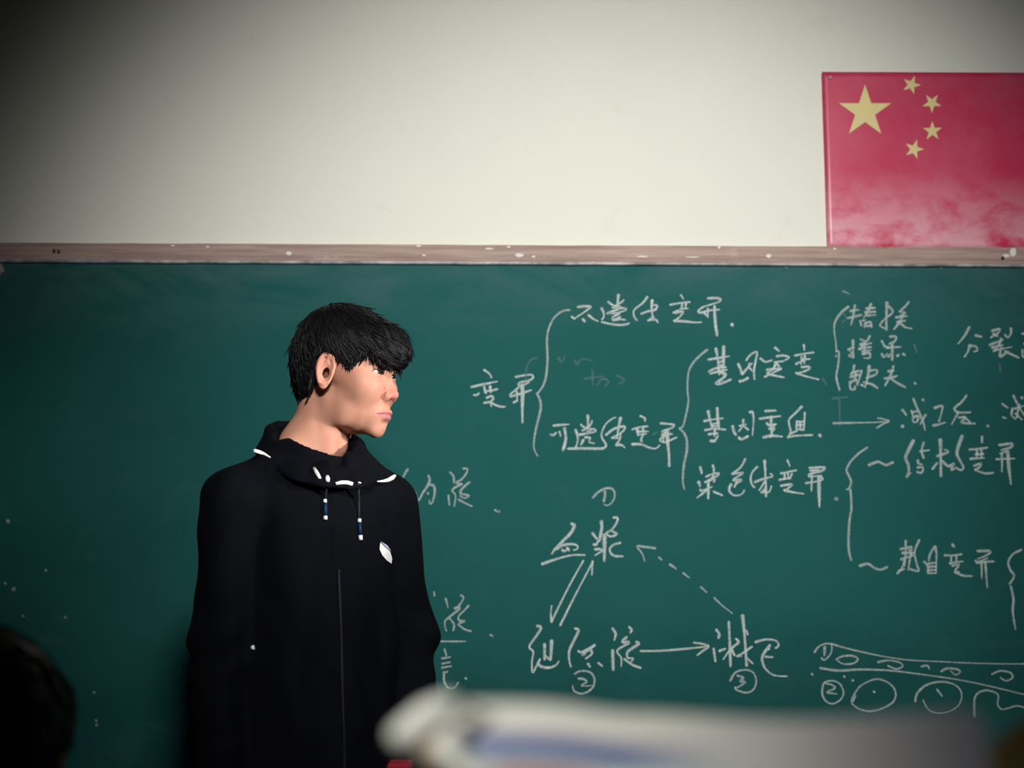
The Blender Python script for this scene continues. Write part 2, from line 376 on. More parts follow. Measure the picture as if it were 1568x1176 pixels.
write('chalk words 染色体变异', 1040, 690, 6.03, A(
 '1.3 195,155 208,205','1.3 180,290 190,325','310,135 320,180 310,240 280,270','250,240 310,215 365,210 340,240 310,250','265,275 325,265 320,290','240,290 280,280','195,360 210,370 300,335','1.3 268,300 268,440','255,360 210,400 165,435','320,380 395,412',
 '608,80 570,150 490,215','490,215 590,205 530,245 500,270','500,275 575,268 535,300','530,290 510,335','480,310 460,360 490,405 540,415 585,395 600,365',
 '720,150 675,200 660,260 670,310 695,340','1.2 788,95 795,200 802,420','700,290 780,260 860,240 845,215','800,270 740,365','800,350 770,385 830,380 850,330','760,385 830,382',
 '1000,90 1020,140','940,210 1000,198 1080,182','975,210 970,265','1005,205 1005,260','925,270 1030,250','1040,215 1020,260','940,325 1000,315 1040,315 1010,345 975,365','970,365 1050,385 1145,398',
 '1205,160 1335,155 1320,185 1210,215 1205,240 1310,230','1210,185 1290,180','1170,300 1240,290 1320,268 1310,240','1225,230 1220,370','1.4 1290,240 1292,400 1295,515','1.2 1450,445'))
write('three chalk rows 替换 增添 缺失', 1260, 440, 5.09, A(
 '250,140 235,230 220,290','215,185 280,175','195,240 260,225 300,215','375,130 355,180 320,235','340,165 405,160','330,195 410,190','350,220 410,215','290,265 300,300','310,260 330,255','330,275 325,310','335,280 370,270 378,310','340,300 375,300',
 '1.2 500,120 495,230 495,330','500,140 545,190 480,250 445,295 480,320','668,115 640,150 600,185','600,190 640,200 600,225','570,235 655,225','620,230 590,280 555,325','580,270 640,260','600,275 640,310 690,322',
 '235,415 235,480 240,545','200,485 240,470','205,530 240,545 215,500','365,380 340,420 290,445','295,405 330,420','300,455 375,435','280,480 375,465','325,440 325,500','310,520 360,510 365,550 320,550','310,500 370,490',
 '460,420 475,450','525,385 570,385 560,420 520,440','500,470 605,465','1.2 540,440 540,565','480,460 510,470','460,520 475,545 500,520','510,540 525,520','580,535 590,525','625,520 640,528',
 '245,610 235,650 220,680','225,665 280,650','215,700 280,680','255,660 250,730','215,740 260,720 265,750','210,740 215,790 245,795 250,770','300,650 270,760','1.2 360,615 350,700 330,775','360,650 420,645 410,680 340,705','320,740 380,755 425,785','300,760 320,770',
 '550,615 530,680 485,765','510,655 550,650','480,710 530,705 578,690','530,710 570,740 640,778','718,748'), 'm', 3.6)
write('chalk word 分裂 at the right edge', 1260, 440, 5.09, A(
 '1140,310 1110,370 1055,438','1190,375 1235,385','1145,450 1130,500 1105,540','1140,455 1190,460 1205,490 1180,500',
 '1320,340 1375,325 1370,350 1310,390','1330,365 1360,380','1465,320 1465,360 1440,390 1420,370','1300,450 1400,410','1390,400 1370,450 1330,500','1320,470 1400,450','1340,490 1470,465','1390,470 1380,540 1440,500','1420,500 1525,548','1555,360 1590,372','1555,490 1560,540 1600,540','1570,440 1600,440'), 'm', 3.6)
write('chalk arrow pointing right between two words', 1260, 600, 5.09, A('80,245 200,242 400,238 515,228','430,205 470,212 515,228 470,250 420,282'), 'm', 2.8)
write('chalk word 减工后 right of the arrow', 1260, 600, 5.09, A(
 '620,140 650,180','1.2 620,268','705,55 740,140 780,230 795,295','780,62','700,160 740,150','700,200 740,190 735,230 705,235 700,200','800,180 760,250','690,150 700,180',
 '870,125 930,110 925,160 905,230','860,262 900,255 950,240','1118,30 1080,80 1025,130 1060,160 1150,160','1055,160 1005,250','1060,200 1110,200 1080,235 1120,245 1185,248','1100,195 1150,240','1285,265',
 '1400,95 1440,125','1405,200 1425,205','1485,30 1530,120 1590,210','1550,45','1480,130 1470,180 1500,210','1500,130 1560,110','1500,170 1550,215','1530,100 1510,200'), 'm', 3.4)
write('long chalk brace at the right', 1260, 600, 5.09, A('345,435 280,480 215,545 185,610 200,650 220,700 205,750 185,760','1.15 215,765 220,830 222,916 215,950 205,1030 200,1150 203,1240 220,1310'), 'm', 3.2)
write('chalk words 结构变异 after a tilde', 1260, 600, 5.09, A(
 '1.2 360,570 430,545 490,570 545,550','1.2 705,380 665,460 645,510 665,570 670,620 650,665 680,635','785,395 770,460 785,515','760,465 825,455','740,535 745,560 770,565','740,590 780,590 770,630 735,625',
 '1.4 915,375 918,500 920,655','890,500 975,470 950,450','855,600 890,555','930,540 980,580 1020,560 1000,610 1040,590','1.2 1085,345 1060,410 1045,480 1070,540 1095,585 1080,610 1050,600',
 '1240,350 1240,395','1145,450 1220,445 1280,435','1200,465 1200,520','1235,455 1235,515','1150,522 1255,515','1190,490 1250,485','1180,575 1230,560 1215,590 1185,605','1190,610 1260,635 1325,632',
 '1375,415 1470,405 1460,435 1390,455 1450,460 1380,480','1355,525 1490,520','1395,480 1395,620','1.3 1440,470 1450,600 1465,715','100,832'), 'm', 3.6)
write('chalk words 数目变异 after a tilde, low at the right', 1260, 780, 5.09, A(
 '1.2 290,440 350,425 400,455 450,470 500,450','645,245 645,340 635,440','605,310 690,290','750,240 715,330 730,420 745,480 680,465','610,390 700,360','660,300 690,350','640,380 620,450 580,500','690,300 665,470','590,480 635,465','620,340 710,340',
 '790,410 815,440 820,495','870,290 835,350 825,400','875,290 885,350 880,495','820,425 880,415','825,450 880,445','820,475 880,472','820,497 880,497',
 '1.2 1010,275 1022,290','950,358 1020,358 1080,350','1000,370 1000,420','1040,360 1040,410','990,420 1090,405','1010,440 1060,430 1030,480 1060,490','1030,490 1090,515 1160,520',
 '1205,325 1300,325 1280,355 1210,385','1190,400 1210,410 1280,380','1200,415 1330,405','1235,410 1238,535','1.2 1265,410 1280,605',
 '1545,315 1480,350 1445,410 1460,470 1490,520 1455,580','1465,600 1485,700 1480,800 1500,930'), 'm', 3.4)
write('faint chalk sketch of two long lines with small cells and circles below', 1230, 960, 4.639, A(
 '80,180 110,140 160,118 200,130 195,190 150,235 130,220','1.4 152,140 150,200','.8 200,120 300,150 450,185 600,215 750,235 950,245 1150,255 1400,262 1590,262','235,230 280,208 350,205 388,230 350,260 280,262 240,235',
 '120,292 250,310 400,302 600,308 750,325 900,345 1100,375 1300,415 1600,487','530,250 600,238 680,250 705,280 660,298 600,275','840,280 880,275 895,298','980,315 1020,295 1090,300 1115,320 1080,340 1050,315','1340,335 1400,312 1470,325 1485,360 1440,382 1400,360',
 '140,410 135,480 165,530 215,545 270,510 285,460 260,405 210,382 160,390 140,410','150,400 200,410 225,435 170,462 190,470 235,475','62,335','290,352','350,378',
 '370,490 345,540 350,500 400,425 480,380 540,372 610,400 655,460 640,530 560,580 470,600 390,580 345,545','502,460','795,530 810,470 870,415 960,390 1050,400 1110,440 1125,500 1100,560 1040,600 960,615 890,590 850,520','950,445 985,490',
 '1215,640 1215,520 1240,470 1300,450 1360,465 1385,490 1380,550 1410,585 1460,575 1520,560 1590,580'), 'm', 2.7)
write('circled chalk number 1', 820, 730, 7.839, A('690,250 760,180 850,140 920,145 950,200 940,270 900,325 850,345 825,330','1.4 832,185 835,220 820,290'), 'm', 3.0)
write('chalk word 血浆', 820, 730, 7.839, A(
 '1.2 435,565 465,590 420,680 330,770 240,860 200,920','250,870 320,825 420,808 500,825 500,865 460,880','325,880 345,895 400,865','380,855 400,885','80,1048 200,1005 330,965 450,940 590,940',
 '1.4 790,540 795,620 765,770','1.1 685,680 735,745','700,815 735,810 745,770','940,490 985,495 970,560 910,640 855,670 880,710 930,712 975,685 920,655','1.5 828,700 828,800 825,1005','715,870 770,870 795,890 720,940','1015,795 940,815 895,860 900,910 950,950 1045,955'), 's', 3.5)
write('pair of slanted chalk arrows, one each way', 790, 840, 4.9, A('505,92 400,280 300,480 268,550','268,550 262,490 268,430','332,575 450,340 550,150 575,95','575,95 570,195'), 's', 3.0)
write('chalk word 组织液', 790, 840, 4.9, A(
 '160,580 188,595 150,660 100,735 130,775 120,850 125,930 155,880 180,830','1.3 215,720 215,830','1.2 268,690 260,835','215,800 250,830','165,860 190,885 250,893 300,875 320,848',
 '445,600 470,615 430,700 400,770 400,840 412,885','470,770 500,775 590,725','590,725 500,795 515,795','560,760 570,790 525,825','540,865 555,885','620,860 645,880',
 '725,600 748,640 738,685','1.2 725,765 730,910','850,590 868,610 860,630','830,665 800,700 850,705 760,765 790,820 790,880','905,700 920,715 870,750 835,780 840,820 880,825 855,860','815,830 870,870 935,895'), 's', 3.5)
write('circled chalk number 2', 790, 840, 4.9, A('440,940 490,918 560,930 590,985 570,1050 500,1088 440,1070 425,1030','470,975 510,980 530,1000 490,1030 560,1028'), 'm', 2.9)
write('dashed chalk arrow slanting up to the left', 960, 820, 4.522, A('195,88 120,78 70,75 105,125 122,175','222,152 240,168','297,200 340,230','390,260 428,290','513,358 550,392','.85 605,432 660,485 728,538'), 'm', 3.0)
write('chalk arrow pointing right at the bottom', 960, 820, 4.522, A('95,800 230,798 400,785 560,768','465,742 520,750 565,768 530,795 487,828'), 's', 3.0)
write('chalk word 淋巴', 960, 820, 4.522, A(
 '1.3 620,655 638,680 635,708','1.2 600,785 612,870','640,800 680,785','1.2 705,600 712,750 717,905','755,715 772,740 720,785 668,855','725,790 745,830','1.4 800,555 815,700 828,900','825,660 835,685','765,835 800,815 865,770','765,835 790,835','830,850 870,885',
 '890,738 960,720 1030,728 1050,760 1030,780','990,760 940,830 940,880 965,930 1020,968 1105,975','960,840 1008,842','965,790 985,785'), 's', 3.3)
write('circled chalk number 3', 960, 820, 4.522, A('715,1005 750,950 810,930 870,945 895,1000 880,1060 830,1088 760,1070 750,1050','765,970 805,985 785,1010 820,1015 770,1050 750,1055'), 'm', 2.9)
write('chalk word 内液 beside the shoulder', 600, 690, 7.84, A(
 '190,225 150,290 90,410','1.2 275,505 315,600 370,510 430,420 455,350 440,300','450,410 500,420 515,480 505,560 480,630 455,635 450,600','430,510 440,520','700,260 740,310 745,385','680,540 690,650','860,215 905,220 890,280 830,350 770,385 840,400','840,400 725,470 765,540 750,665','930,380 870,430 825,490 840,520 925,540 875,570 820,545','805,590 880,630 960,668','1240,715 1262,730'), 'm', 3.1)
write('chalk marks 液 with a short rule beside the sleeve', 650, 890, 6.533, A(
 '95,110 100,145','212,175 235,260','365,140 390,160 370,210 330,260','300,270 355,270 240,365 205,400 205,450 218,495','250,370 295,430 288,490','440,245 390,300 345,345 345,390 400,400 350,420','340,435 400,480 465,500','.8 30,600 290,602 410,602','660,535 680,550',
 '200,680 218,740','175,772 255,758','180,825 255,810','175,865 265,850','190,915 230,905','195,930 195,990 220,1050 265,1075 310,1055 335,1015','412,972'), 'm', 2.9)
write('faint wiped-out chalk traces', 700, 440, 1, A('105,150 106,125 112,112 122,108','155,108 160,114 165,106','180,112 184,118 190,110 205,112','195,140 225,136','207,128 208,150','215,150 222,140 232,144 226,152','245,135 256,142 248,148','575,170 597,168','585,172 586,212','590,40 596,46 590,54','700,88 704,100','830,118 832,130','300,225 306,222','560,140 566,150'), 'f', 3, True)
write('scattered chalk specks', 0, 0, 1, A('1.6 12,798','1.5 21,902','8,893','35,943','100,945','144,1060','148,1110','70,873','147,1103','1558,620','1291,446 1300,450','1440,409','1204,408','1280,545','764,783'), 'k', 3.2, True)

# small grey magnet cut by the left frame edge
mg = blob(-1, 413, 15, 20, YB_, mat('magnet_grey', (.32,.29,.33), .5), 'board_magnet', board, 77, n=14, th=.006)
mg.parent = None; mg.matrix_parent_inverse = Matrix.Identity(4)
tag(mg, 'small grey magnet on the chalkboard near its top left corner', 'magnet')

# wall marks
wall = bpy.data.objects['wall_front']
def wall_mark(name, px, py, w, h, m, sd):
    o = blob(px, py, w, h, -.0003, m, name, wall, sd, n=16, th=.0003); o.matrix_parent_inverse = Matrix.Identity(4); return o
wall_mark('stain', 395, 55, 26, 40, M_stain, 1)
M_pits = mat('wall_pit', (.30,.28,.24), .9, .1); t = NT(M_pits); soft_alpha(t, .9)
for i, (px, py, w, h) in enumerate([(690,355,6,6),(930,355,6,5),(902,370,10,8),(893,375,6,4),(176,366,6,7),(268,370,8,4),(275,371,6,3),(127,152,8,5),(160,90,14,8),(930,157,18,5),(812,230,14,4),(1100,375,6,3),(872,341,5,4),(210,275,14,8)]):
    wall_mark('pit', px, py, w*1.4, h*1.4, M_pits, 100+i)

# ------------------------------------------------------------------ flag
M_flag = mat('flag_red', (.55,.02,.08), .38, .5); t = NT(M_flag)
sep = t.n('ShaderNodeSeparateXYZ'); t.l(t.coord(), sep.inputs[0])
zb0 = at_y(1400, 377, -.01).z
mr = t.n('ShaderNodeMapRange'); t.l(sep.outputs[2], mr.inputs[0]); mr.inputs[1].default_value = zb0; mr.inputs[2].default_value = zb0+.19; mr.inputs[3].default_value = 1; mr.inputs[4].default_value = 0
dn = t.ramp(t.noise(11, 5, .6, t.coord((1, 1, 1.5)), .2), [(.34, 0), (.56, 1)])
dust = t.math('MULTIPLY', t.math('POWER', mr.outputs[0], 1.15), dn)
fine = t.math('MULTIPLY', t.ramp(t.noise(3, 6, .7), [(.4, 0), (.8, 1)]), .22)
amt = t.math('ADD', t.math('MULTIPLY', dust, .95), fine)
t.l(t.mix(amt, (.56,.018,.085), (.72,.36,.43)), t.b.inputs['Base Color'])
M_star = mat('flag_yellow', (.80,.66,.28), .5, .3); t = NT(M_star)
t.l(t.mix(t.noise(20, 4), (.82,.68,.27), (.74,.62,.33)), t.b.inputs['Base Color'])
yf = -.012
flag = empty('flag', at_y(1262, 377, yf)); tag(flag, 'red flag with five yellow stars, dusty at the bottom, hung above the rail', 'flag')
P00, P10 = at_y(1258.5, 110, yf), at_y(1662, 111.5, yf); P01, P11 = at_y(1267, 379, yf), at_y(1670, 381, yf)
def fpt(u, v, off=0):
    p = (P00*(1-u)+P10*u)*(1-v)+(P01*(1-u)+P11*u)*v
    bulge = .004*math.sin(u*9+v*3)*(v*.9+.1)*math.sin(PI*min(1, v*1.05)) 
    p = p.copy(); p.y -= bulge+off; return p
V = []; Fc = []; nu, nv = 48, 32
for j in range(nv+1):
    for i in range(nu+1): V.append(fpt(i/nu, j/nv))
for j in range(nv):
    for i in range(nu): a = j*(nu+1)+i; Fc.append((a, a+nu+1, a+nu+2, a+1))
fo = under(mesh_obj('flag_cloth', V, Fc, M_flag, smooth=True), flag); sm_ = fo.modifiers.new('thick', 'SOLIDIFY'); sm_.thickness = .0008; sm_.offset = -1
def star(px, py, r, rot):
    V = []; 
    def uv(x, y):                        # pixel -> flag uv
        return ((x-1258.5-8.5*(y-110)/269)/403.5, (y-110-.004*(x-1258))/269)
    ring = []
    for k in range(10):
        rr_ = r if k % 2 == 0 else r*.382; a = rot-PI/2+k*PI/5
        ring.append((px+rr_*math.cos(a), py+rr_*math.sin(a)))
    pts = [(px, py)]; Fc = []
    for k in range(10):
        a, b = ring[k], ring[(k+1) % 10]
        for s in range(4): pts.append((a[0]+(b[0]-a[0])*s/4, a[1]+(b[1]-a[1])*s/4))
    n = len(pts)-1
    mid = [(px+(x-px)*.5, py+(y-py)*.5) for x, y in pts[1:]]
    pts += mid
    for k in range(n):
        k2 = (k+1) % n
        Fc.append((1+k, 1+k2, 1+n+k2, 1+n+k)); Fc.append((1+n+k, 1+n+k2, 0))
    return under(mesh_obj('star', [fpt(*uv(x, y), off=.0009) for x, y in pts], Fc, M_star), flag)
star(1324.5, 172, 42, math.radians(0))['label'] = 'large yellow star'
for px, py, r, rot in ((1395.5, 130.5, 15, .35), (1427, 158.5, 15.5, .62), (1428, 201.5, 15.5, -.02), (1400, 229.5, 15.5, .30)): star(px, py, r, rot)
bm = bmesh.new(); bmesh.ops.create_uvsphere(bm, u_segments=12, v_segments=8, radius=.0042)
pn = bm_obj('pin', bm, mat('pin_grey', (.45,.42,.42), .4), None, True); pn.location = at_y(1271.5, 119, yf-.003); tag(pn, 'small grey pin in the top left corner of the flag', 'pin')

# ------------------------------------------------------------------ implicit surfaces (numpy) -> meshes by surface nets
def E(P, c, r):
    q = [(P[i]-c[i])/r[i] for i in range(3)]
    k0 = np.sqrt(q[0]**2+q[1]**2+q[2]**2); k1 = np.sqrt((q[0]/r[0])**2+(q[1]/r[1])**2+(q[2]/r[2])**2)+1e-9
    return k0*(k0-1)/k1
def CAP(P, a, b, ra, rb):
    a = np.array(a, float); b = np.array(b, float); d = b-a; L = float(d@d)+1e-12
    tt = np.clip(((P[0]-a[0])*d[0]+(P[1]-a[1])*d[1]+(P[2]-a[2])*d[2])/L, 0, 1)
    return np.sqrt((P[0]-a[0]-tt*d[0])**2+(P[1]-a[1]-tt*d[1])**2+(P[2]-a[2]-tt*d[2])**2)-(ra+(rb-ra)*tt)
def SU(a, b, k):
    h = np.maximum(k-np.abs(a-b), 0)/k; return np.minimum(a, b)-h*h*k*.25
def SS(a, b, k):                                  # a minus b
    h = np.maximum(k-np.abs(a+b), 0)/k; return np.maximum(a, -b)+h*h*k*.25
def SI(a, b, k):
    h = np.maximum(k-np.abs(a-b), 0)/k; return np.maximum(a, b)+h*h*k*.25
def nets(f, lo, hi, h):
    ax = [np.arange(lo[i], hi[i]+h, h, dtype=np.float32) for i in range(3)]
    X, Y, Z = np.meshgrid(*ax, indexing='ij', sparse=True)
    D = np.asarray(f((X, Y, Z)), np.float32); D = np.broadcast_to(D, (len(ax[0]), len(ax[1]), len(ax[2])))
    S = D < 0; nx, ny, nz = D.shape
    cor = [(i, j, k) for i in (0,1) for j in (0,1) for k in (0,1)]
    cnt = sum(S[i:nx-1+i, j:ny-1+j, k:nz-1+k].astype(np.int8) for i, j, k in cor)
    act = (cnt > 0) & (cnt < 8); idx = -np.ones(act.shape, np.int64); c = np.argwhere(act); idx[act] = np.arange(len(c))
    acc = np.zeros((len(c), 3)); num = np.zeros(len(c))
    for a in cor:
        for d in range(3):
            if a[d]: continue
            b = list(a); b[d] = 1
            da = D[c[:,0]+a[0], c[:,1]+a[1], c[:,2]+a[2]]; db = D[c[:,0]+b[0], c[:,1]+b[1], c[:,2]+b[2]]
            cr = (da < 0) != (db < 0); tt = np.where(cr, da/(da-db+1e-20), 0)
            p = np.tile(np.array(a, float), (len(c), 1)); p[:, d] += tt
            acc[cr] += p[cr]; num[cr] += 1
    V = (c+acc/num[:, None])*h+np.array(lo)
    Fs = []
    for d in range(3):
        sl0 = [slice(None)]*3; sl1 = [slice(None)]*3; sl0[d] = slice(0, -1); sl1[d] = slice(1, None)
        e = np.argwhere(S[tuple(sl0)] != S[tuple(sl1)]); u, v = (d+1) % 3, (d+2) % 3
        ok = (e[:, u] > 0) & (e[:, v] > 0) & (e[:, u] < D.shape[u]-1) & (e[:, v] < D.shape[v]-1); e = e[ok]
        inside = S[e[:,0], e[:,1], e[:,2]]
        q = []
        for du, dv in ((1,1),(0,1),(0,0),(1,0)):
            g = e.copy(); g[:, u] -= du; g[:, v] -= dv; q.append(idx[g[:,0], g[:,1], g[:,2]])
        q = np.stack(q, 1); q[~inside] = q[~inside][:, ::-1]; Fs.append(q)
    return V, np.concatenate(Fs)
def np_mesh(name, V, Fq, m, parent=None, smooth=True):
    me = bpy.data.meshes.new(name); n = len(Fq)
    me.vertices.add(len(V)); me.vertices.foreach_set('co', np.asarray(V, np.float32).ravel())
    me.loops.add(4*n); me.loops.foreach_set('vertex_index', np.asarray(Fq, np.int32).ravel())
    me.polygons.add(n); me.polygons.foreach_set('loop_start', np.arange(0, 4*n, 4, dtype=np.int32))
    me.update(calc_edges=True); me.validate()
    me.polygons.foreach_set('use_smooth', [smooth]*len(me.polygons))
    if m: me.materials.append(m)
    o = bpy.data.objects.new(name, me); C.objects.link(o)
    if parent: o.parent = parent
    return o

# head, in millimetres: x towards the face, y to the person's left, z up, origin between the ears
EYE = (69.5, 31.5, 5.0)
def head_sdf(P):
    X, Y, Z = P; A_ = np.abs(Y); M_ = (X, A_, Z)
    d = E(P, (-5, 0, 46), (92, 73, 74))
    d = SU(d, E(P, (36, 0, -12), (50, 60, 62)), 20)
    d = SU(d, E(P, (26, 0, -58), (49, 51, 47)), 22)                    # jaw
    d = SU(d, E(M_, (8, 41, -62), (24, 14, 30)), 16)                   # jaw angle
    d = SU(d, E(M_, (54, 35, -20), (25, 24, 26)), 24)                  # cheek
    d = SU(d, E(P, (61, 0, -96), (15, 21, 16)), 18)                    # chin
    d = SU(d, E(P, (64, 0, -70), (19.5, 25, 21)), 16)                  # mouth mound
    d = SU(d, E(P, (72, 0, 28), (15, 44, 14)), 18)                     # brow
    d = SS(d, E(M_, (97, 33, 4), (18, 19, 14)), 14)                    # sockets
    nose = CAP(P, (77, 0, 11), (93, 0, -30), 4.6, 7.2)
    nose = SU(nose, E(P, (93.5, 0, -34), (9.4, 9.6, 8.2)), 7)
    nose = SU(nose, E(M_, (84.5, 13.0, -37.0), (10.2, 6.6, 8.8)), 5)
    nose = SU(nose, E(P, (81, 0, -32), (11, 13, 18)), 9)
    d = SU(d, nose, 7)
    d = SS(d, E(M_, (91, 7, -44.5), (6.0, 3.4, 4.6)), 2.0)           # nostrils
    d = SS(d, CAP(M_, (85, 19.5, -27), (79.0, 21, -43), 3.0, 3.2), 3.5)  # wing groove
    # lips
    up = SU(CAP(M_, (86.5, 3.5, -64.8), (82, 13, -66.5), 4.0, 3.6), CAP(M_, (82, 13, -66.5), (72.5, 23.5, -70.5), 3.8, 2.0), 3)
    lo = SU(CAP(M_, (82.0, 0, -75.5), (79.0, 11, -75), 4.8, 4.3), CAP(M_, (79.0, 11, -75), (71.5, 22.5, -71.5), 4.5, 2.2), 3)
    d = SU(d, up, 5); d = SU(d, lo, 5)
    seam = SU(CAP(M_, (92, 0, -70.2), (86, 13, -70), 1.5, 1.4), CAP(M_, (86, 13, -70), (73.5, 25.5, -71.5), 1.4, 1.6), 1)
    d = SS(d, seam, 2.4)
    d = SS(d, E(P, (85.5, 0, -86), (9, 18, 5)), 7)                       # fold below the lower lip
    d = SS(d, E(P, (92, 0, -56), (5, 3, 6)), 4)                        # philtrum
    # eyelids with an almond opening
    lid = np.sqrt((X-EYE[0])**2+(A_-EYE[1])**2+(Z-EYE[2])**2)-13.4
    d = SU(d, lid, 4)
    v = (A_-EYE[1])/15.5; zc = EYE[2]+.6*v*1.6
    alm = np.maximum(np.maximum((Z-(zc+5.9*(1-v*v))), ((zc-4.0*(1-v*v))-Z)), (EYE[0]+3-X))
    d = SS(d, alm, 1.2)
    d = SU(d, CAP(M_, (82.5, 19, 9.5), (77, 46, 11), 1.6, 1.6), 3.5)     # fold of the upper lid
    # ear
    th = .42; ex, ey = X+9, A_-73.5
    u = ex*math.cos(th)-ey*math.sin(th)*(-1)*0+ex*0; u = ex*math.cos(th)-ey*math.sin(th); w = ex*math.sin(th)+ey*math.cos(th)
    zz = Z-4; u2 = u-.10*zz; wid = 15.8+.11*zz
    rr_ = np.sqrt((u2/wid)**2+(zz/31.5)**2)
    ear = np.maximum((rr_-1)*15, np.abs(w-2)-2.2)
    rim = np.sqrt(((rr_-.90)*16)**2+(w-5)**2)-2.9
    rim = np.maximum(rim, -(zz+24)*.7)
    anti = np.sqrt(((np.sqrt(((u2-1)/(wid*.62))**2+((zz+2)/20)**2)-1)*11)**2+(w-3.4)**2)-2.3
    anti = np.maximum(anti, u2-4)
    ear = SU(ear, rim, 3); ear = SU(ear, anti, 3)
    ear = SU(ear, np.sqrt((u2+0)**2+(zz+26)**2+((w-2.5)*1.4)**2)-6.2, 5)
    ear = SU(ear, np.sqrt((u2-10.5)**2+((zz+3)*.75)**2+(w-3.5)**2)-3.8, 4)
    ear = SS(ear, np.sqrt(((u2-1.5)/8.5)**2+((zz+4)/13)**2+((w-5.5)/6.0)**2)*5-5, 2.2)
    d = SU(d, ear, 3.5)
    d = SS(d, CAP((u2, zz, w), (-9, 2, 6.5), (-3, 22, 6.5), 2.0, 2.6), 2)   # groove inside the rim
    # neck
    nk = CAP(P, (-40, 0, -45), (-57, 0, -110), 51, 54); nk = SU(nk, CAP(P, (-57, 0, -110), (-74, 0, -190), 54, 60), 12)
    nk = SU(nk, CAP(M_, (-18, 43, -45), (-26, 16, -160), 10, 11), 16)
    nk = SU(nk, E(P, (-8, 0, -128), (9, 9, 13)), 12)
    nk = SU(nk, CAP(M_, (-90, 30, -130), (-88, 110, -195), 26, 30), 40)
    d = SU(d, nk, 16)
    return d
ZX = [-130, -92, -70, -56, -47, -42, -36, -24, -8, 10, 22, 30, 37, 47, 58, 72, 86, 97, 108, 125, 150]
ZZ = [ -58, -60, -58, -48, -30,  -6,  22,  34, 37, 30, 16,  4,  8, 24, 33, 32, 25, 14,   3,   8,  30]
def hair_cut(X, A_): 
    z = np.interp(X, ZX, ZZ).astype(np.float32)
    return z
def hair_sdf(P):
    X, Y, Z = P; A_ = np.abs(Y); M_ = (X, A_, Z)
    d = E(P, (-12, 0, 50), (98, 82, 85))
    d = SU(d, E(P, (-58, 0, 10), (50, 62, 74)), 25)
    d = SU(d, E(P, (-20, 10, 92), (66, 60, 43)), 25)
    d = SU(d, E(P, (52, -4, 62), (60, 62, 44)), 22)
    d = SU(d, E(P, (84, -8, 40), (34, 48, 38)), 20)
    d = SU(d, E(P, (98, -14, 42), (32, 26, 20)), 14)
    cut = hair_cut(X, A_)-Z
    cut = cut*0.9
    d = SI(d, cut.astype(np.float32) if hasattr(cut, 'astype') else cut, 5)
    # leave the face free below the fringe
    d = SS(d, E(P, (72, 0, -42), (70, 72, 66)), 4)
    return d

M_skin = mat('skin', (.56,.33,.23), .56, .3, **{'Subsurface Weight': .12, 'Subsurface Radius': (.012,.005,.003), 'Subsurface Scale': .6}); t = NT(M_skin)
at = t.n('ShaderNodeAttribute', attribute_name='tint'); sp = t.n('ShaderNodeSeparateColor'); t.l(at.outputs['Color'], sp.inputs[0])
c = t.mix(t.noise(60, 4, .6), (.53,.262,.182), (.45,.207,.140))
c = t.mix(sp.outputs[0], c, (.42,.15,.15)); c = t.mix(sp.outputs[1], c, (.42,.16,.12)); c = t.mix(sp.outputs[2], c, (.035,.02,.018))
t.l(c, t.b.inputs['Base Color']); t.bump(t.noise(900, 3, .6), .10, .0004)
M_hair = mat('black_hair', (.0022,.0021,.0030), .55, .22); t = NT(M_hair)
M_eye = mat('eye_white', (.42,.40,.38), .3, .35); M_iris = mat('iris_dark', (.02,.012,.01), .08, .7)

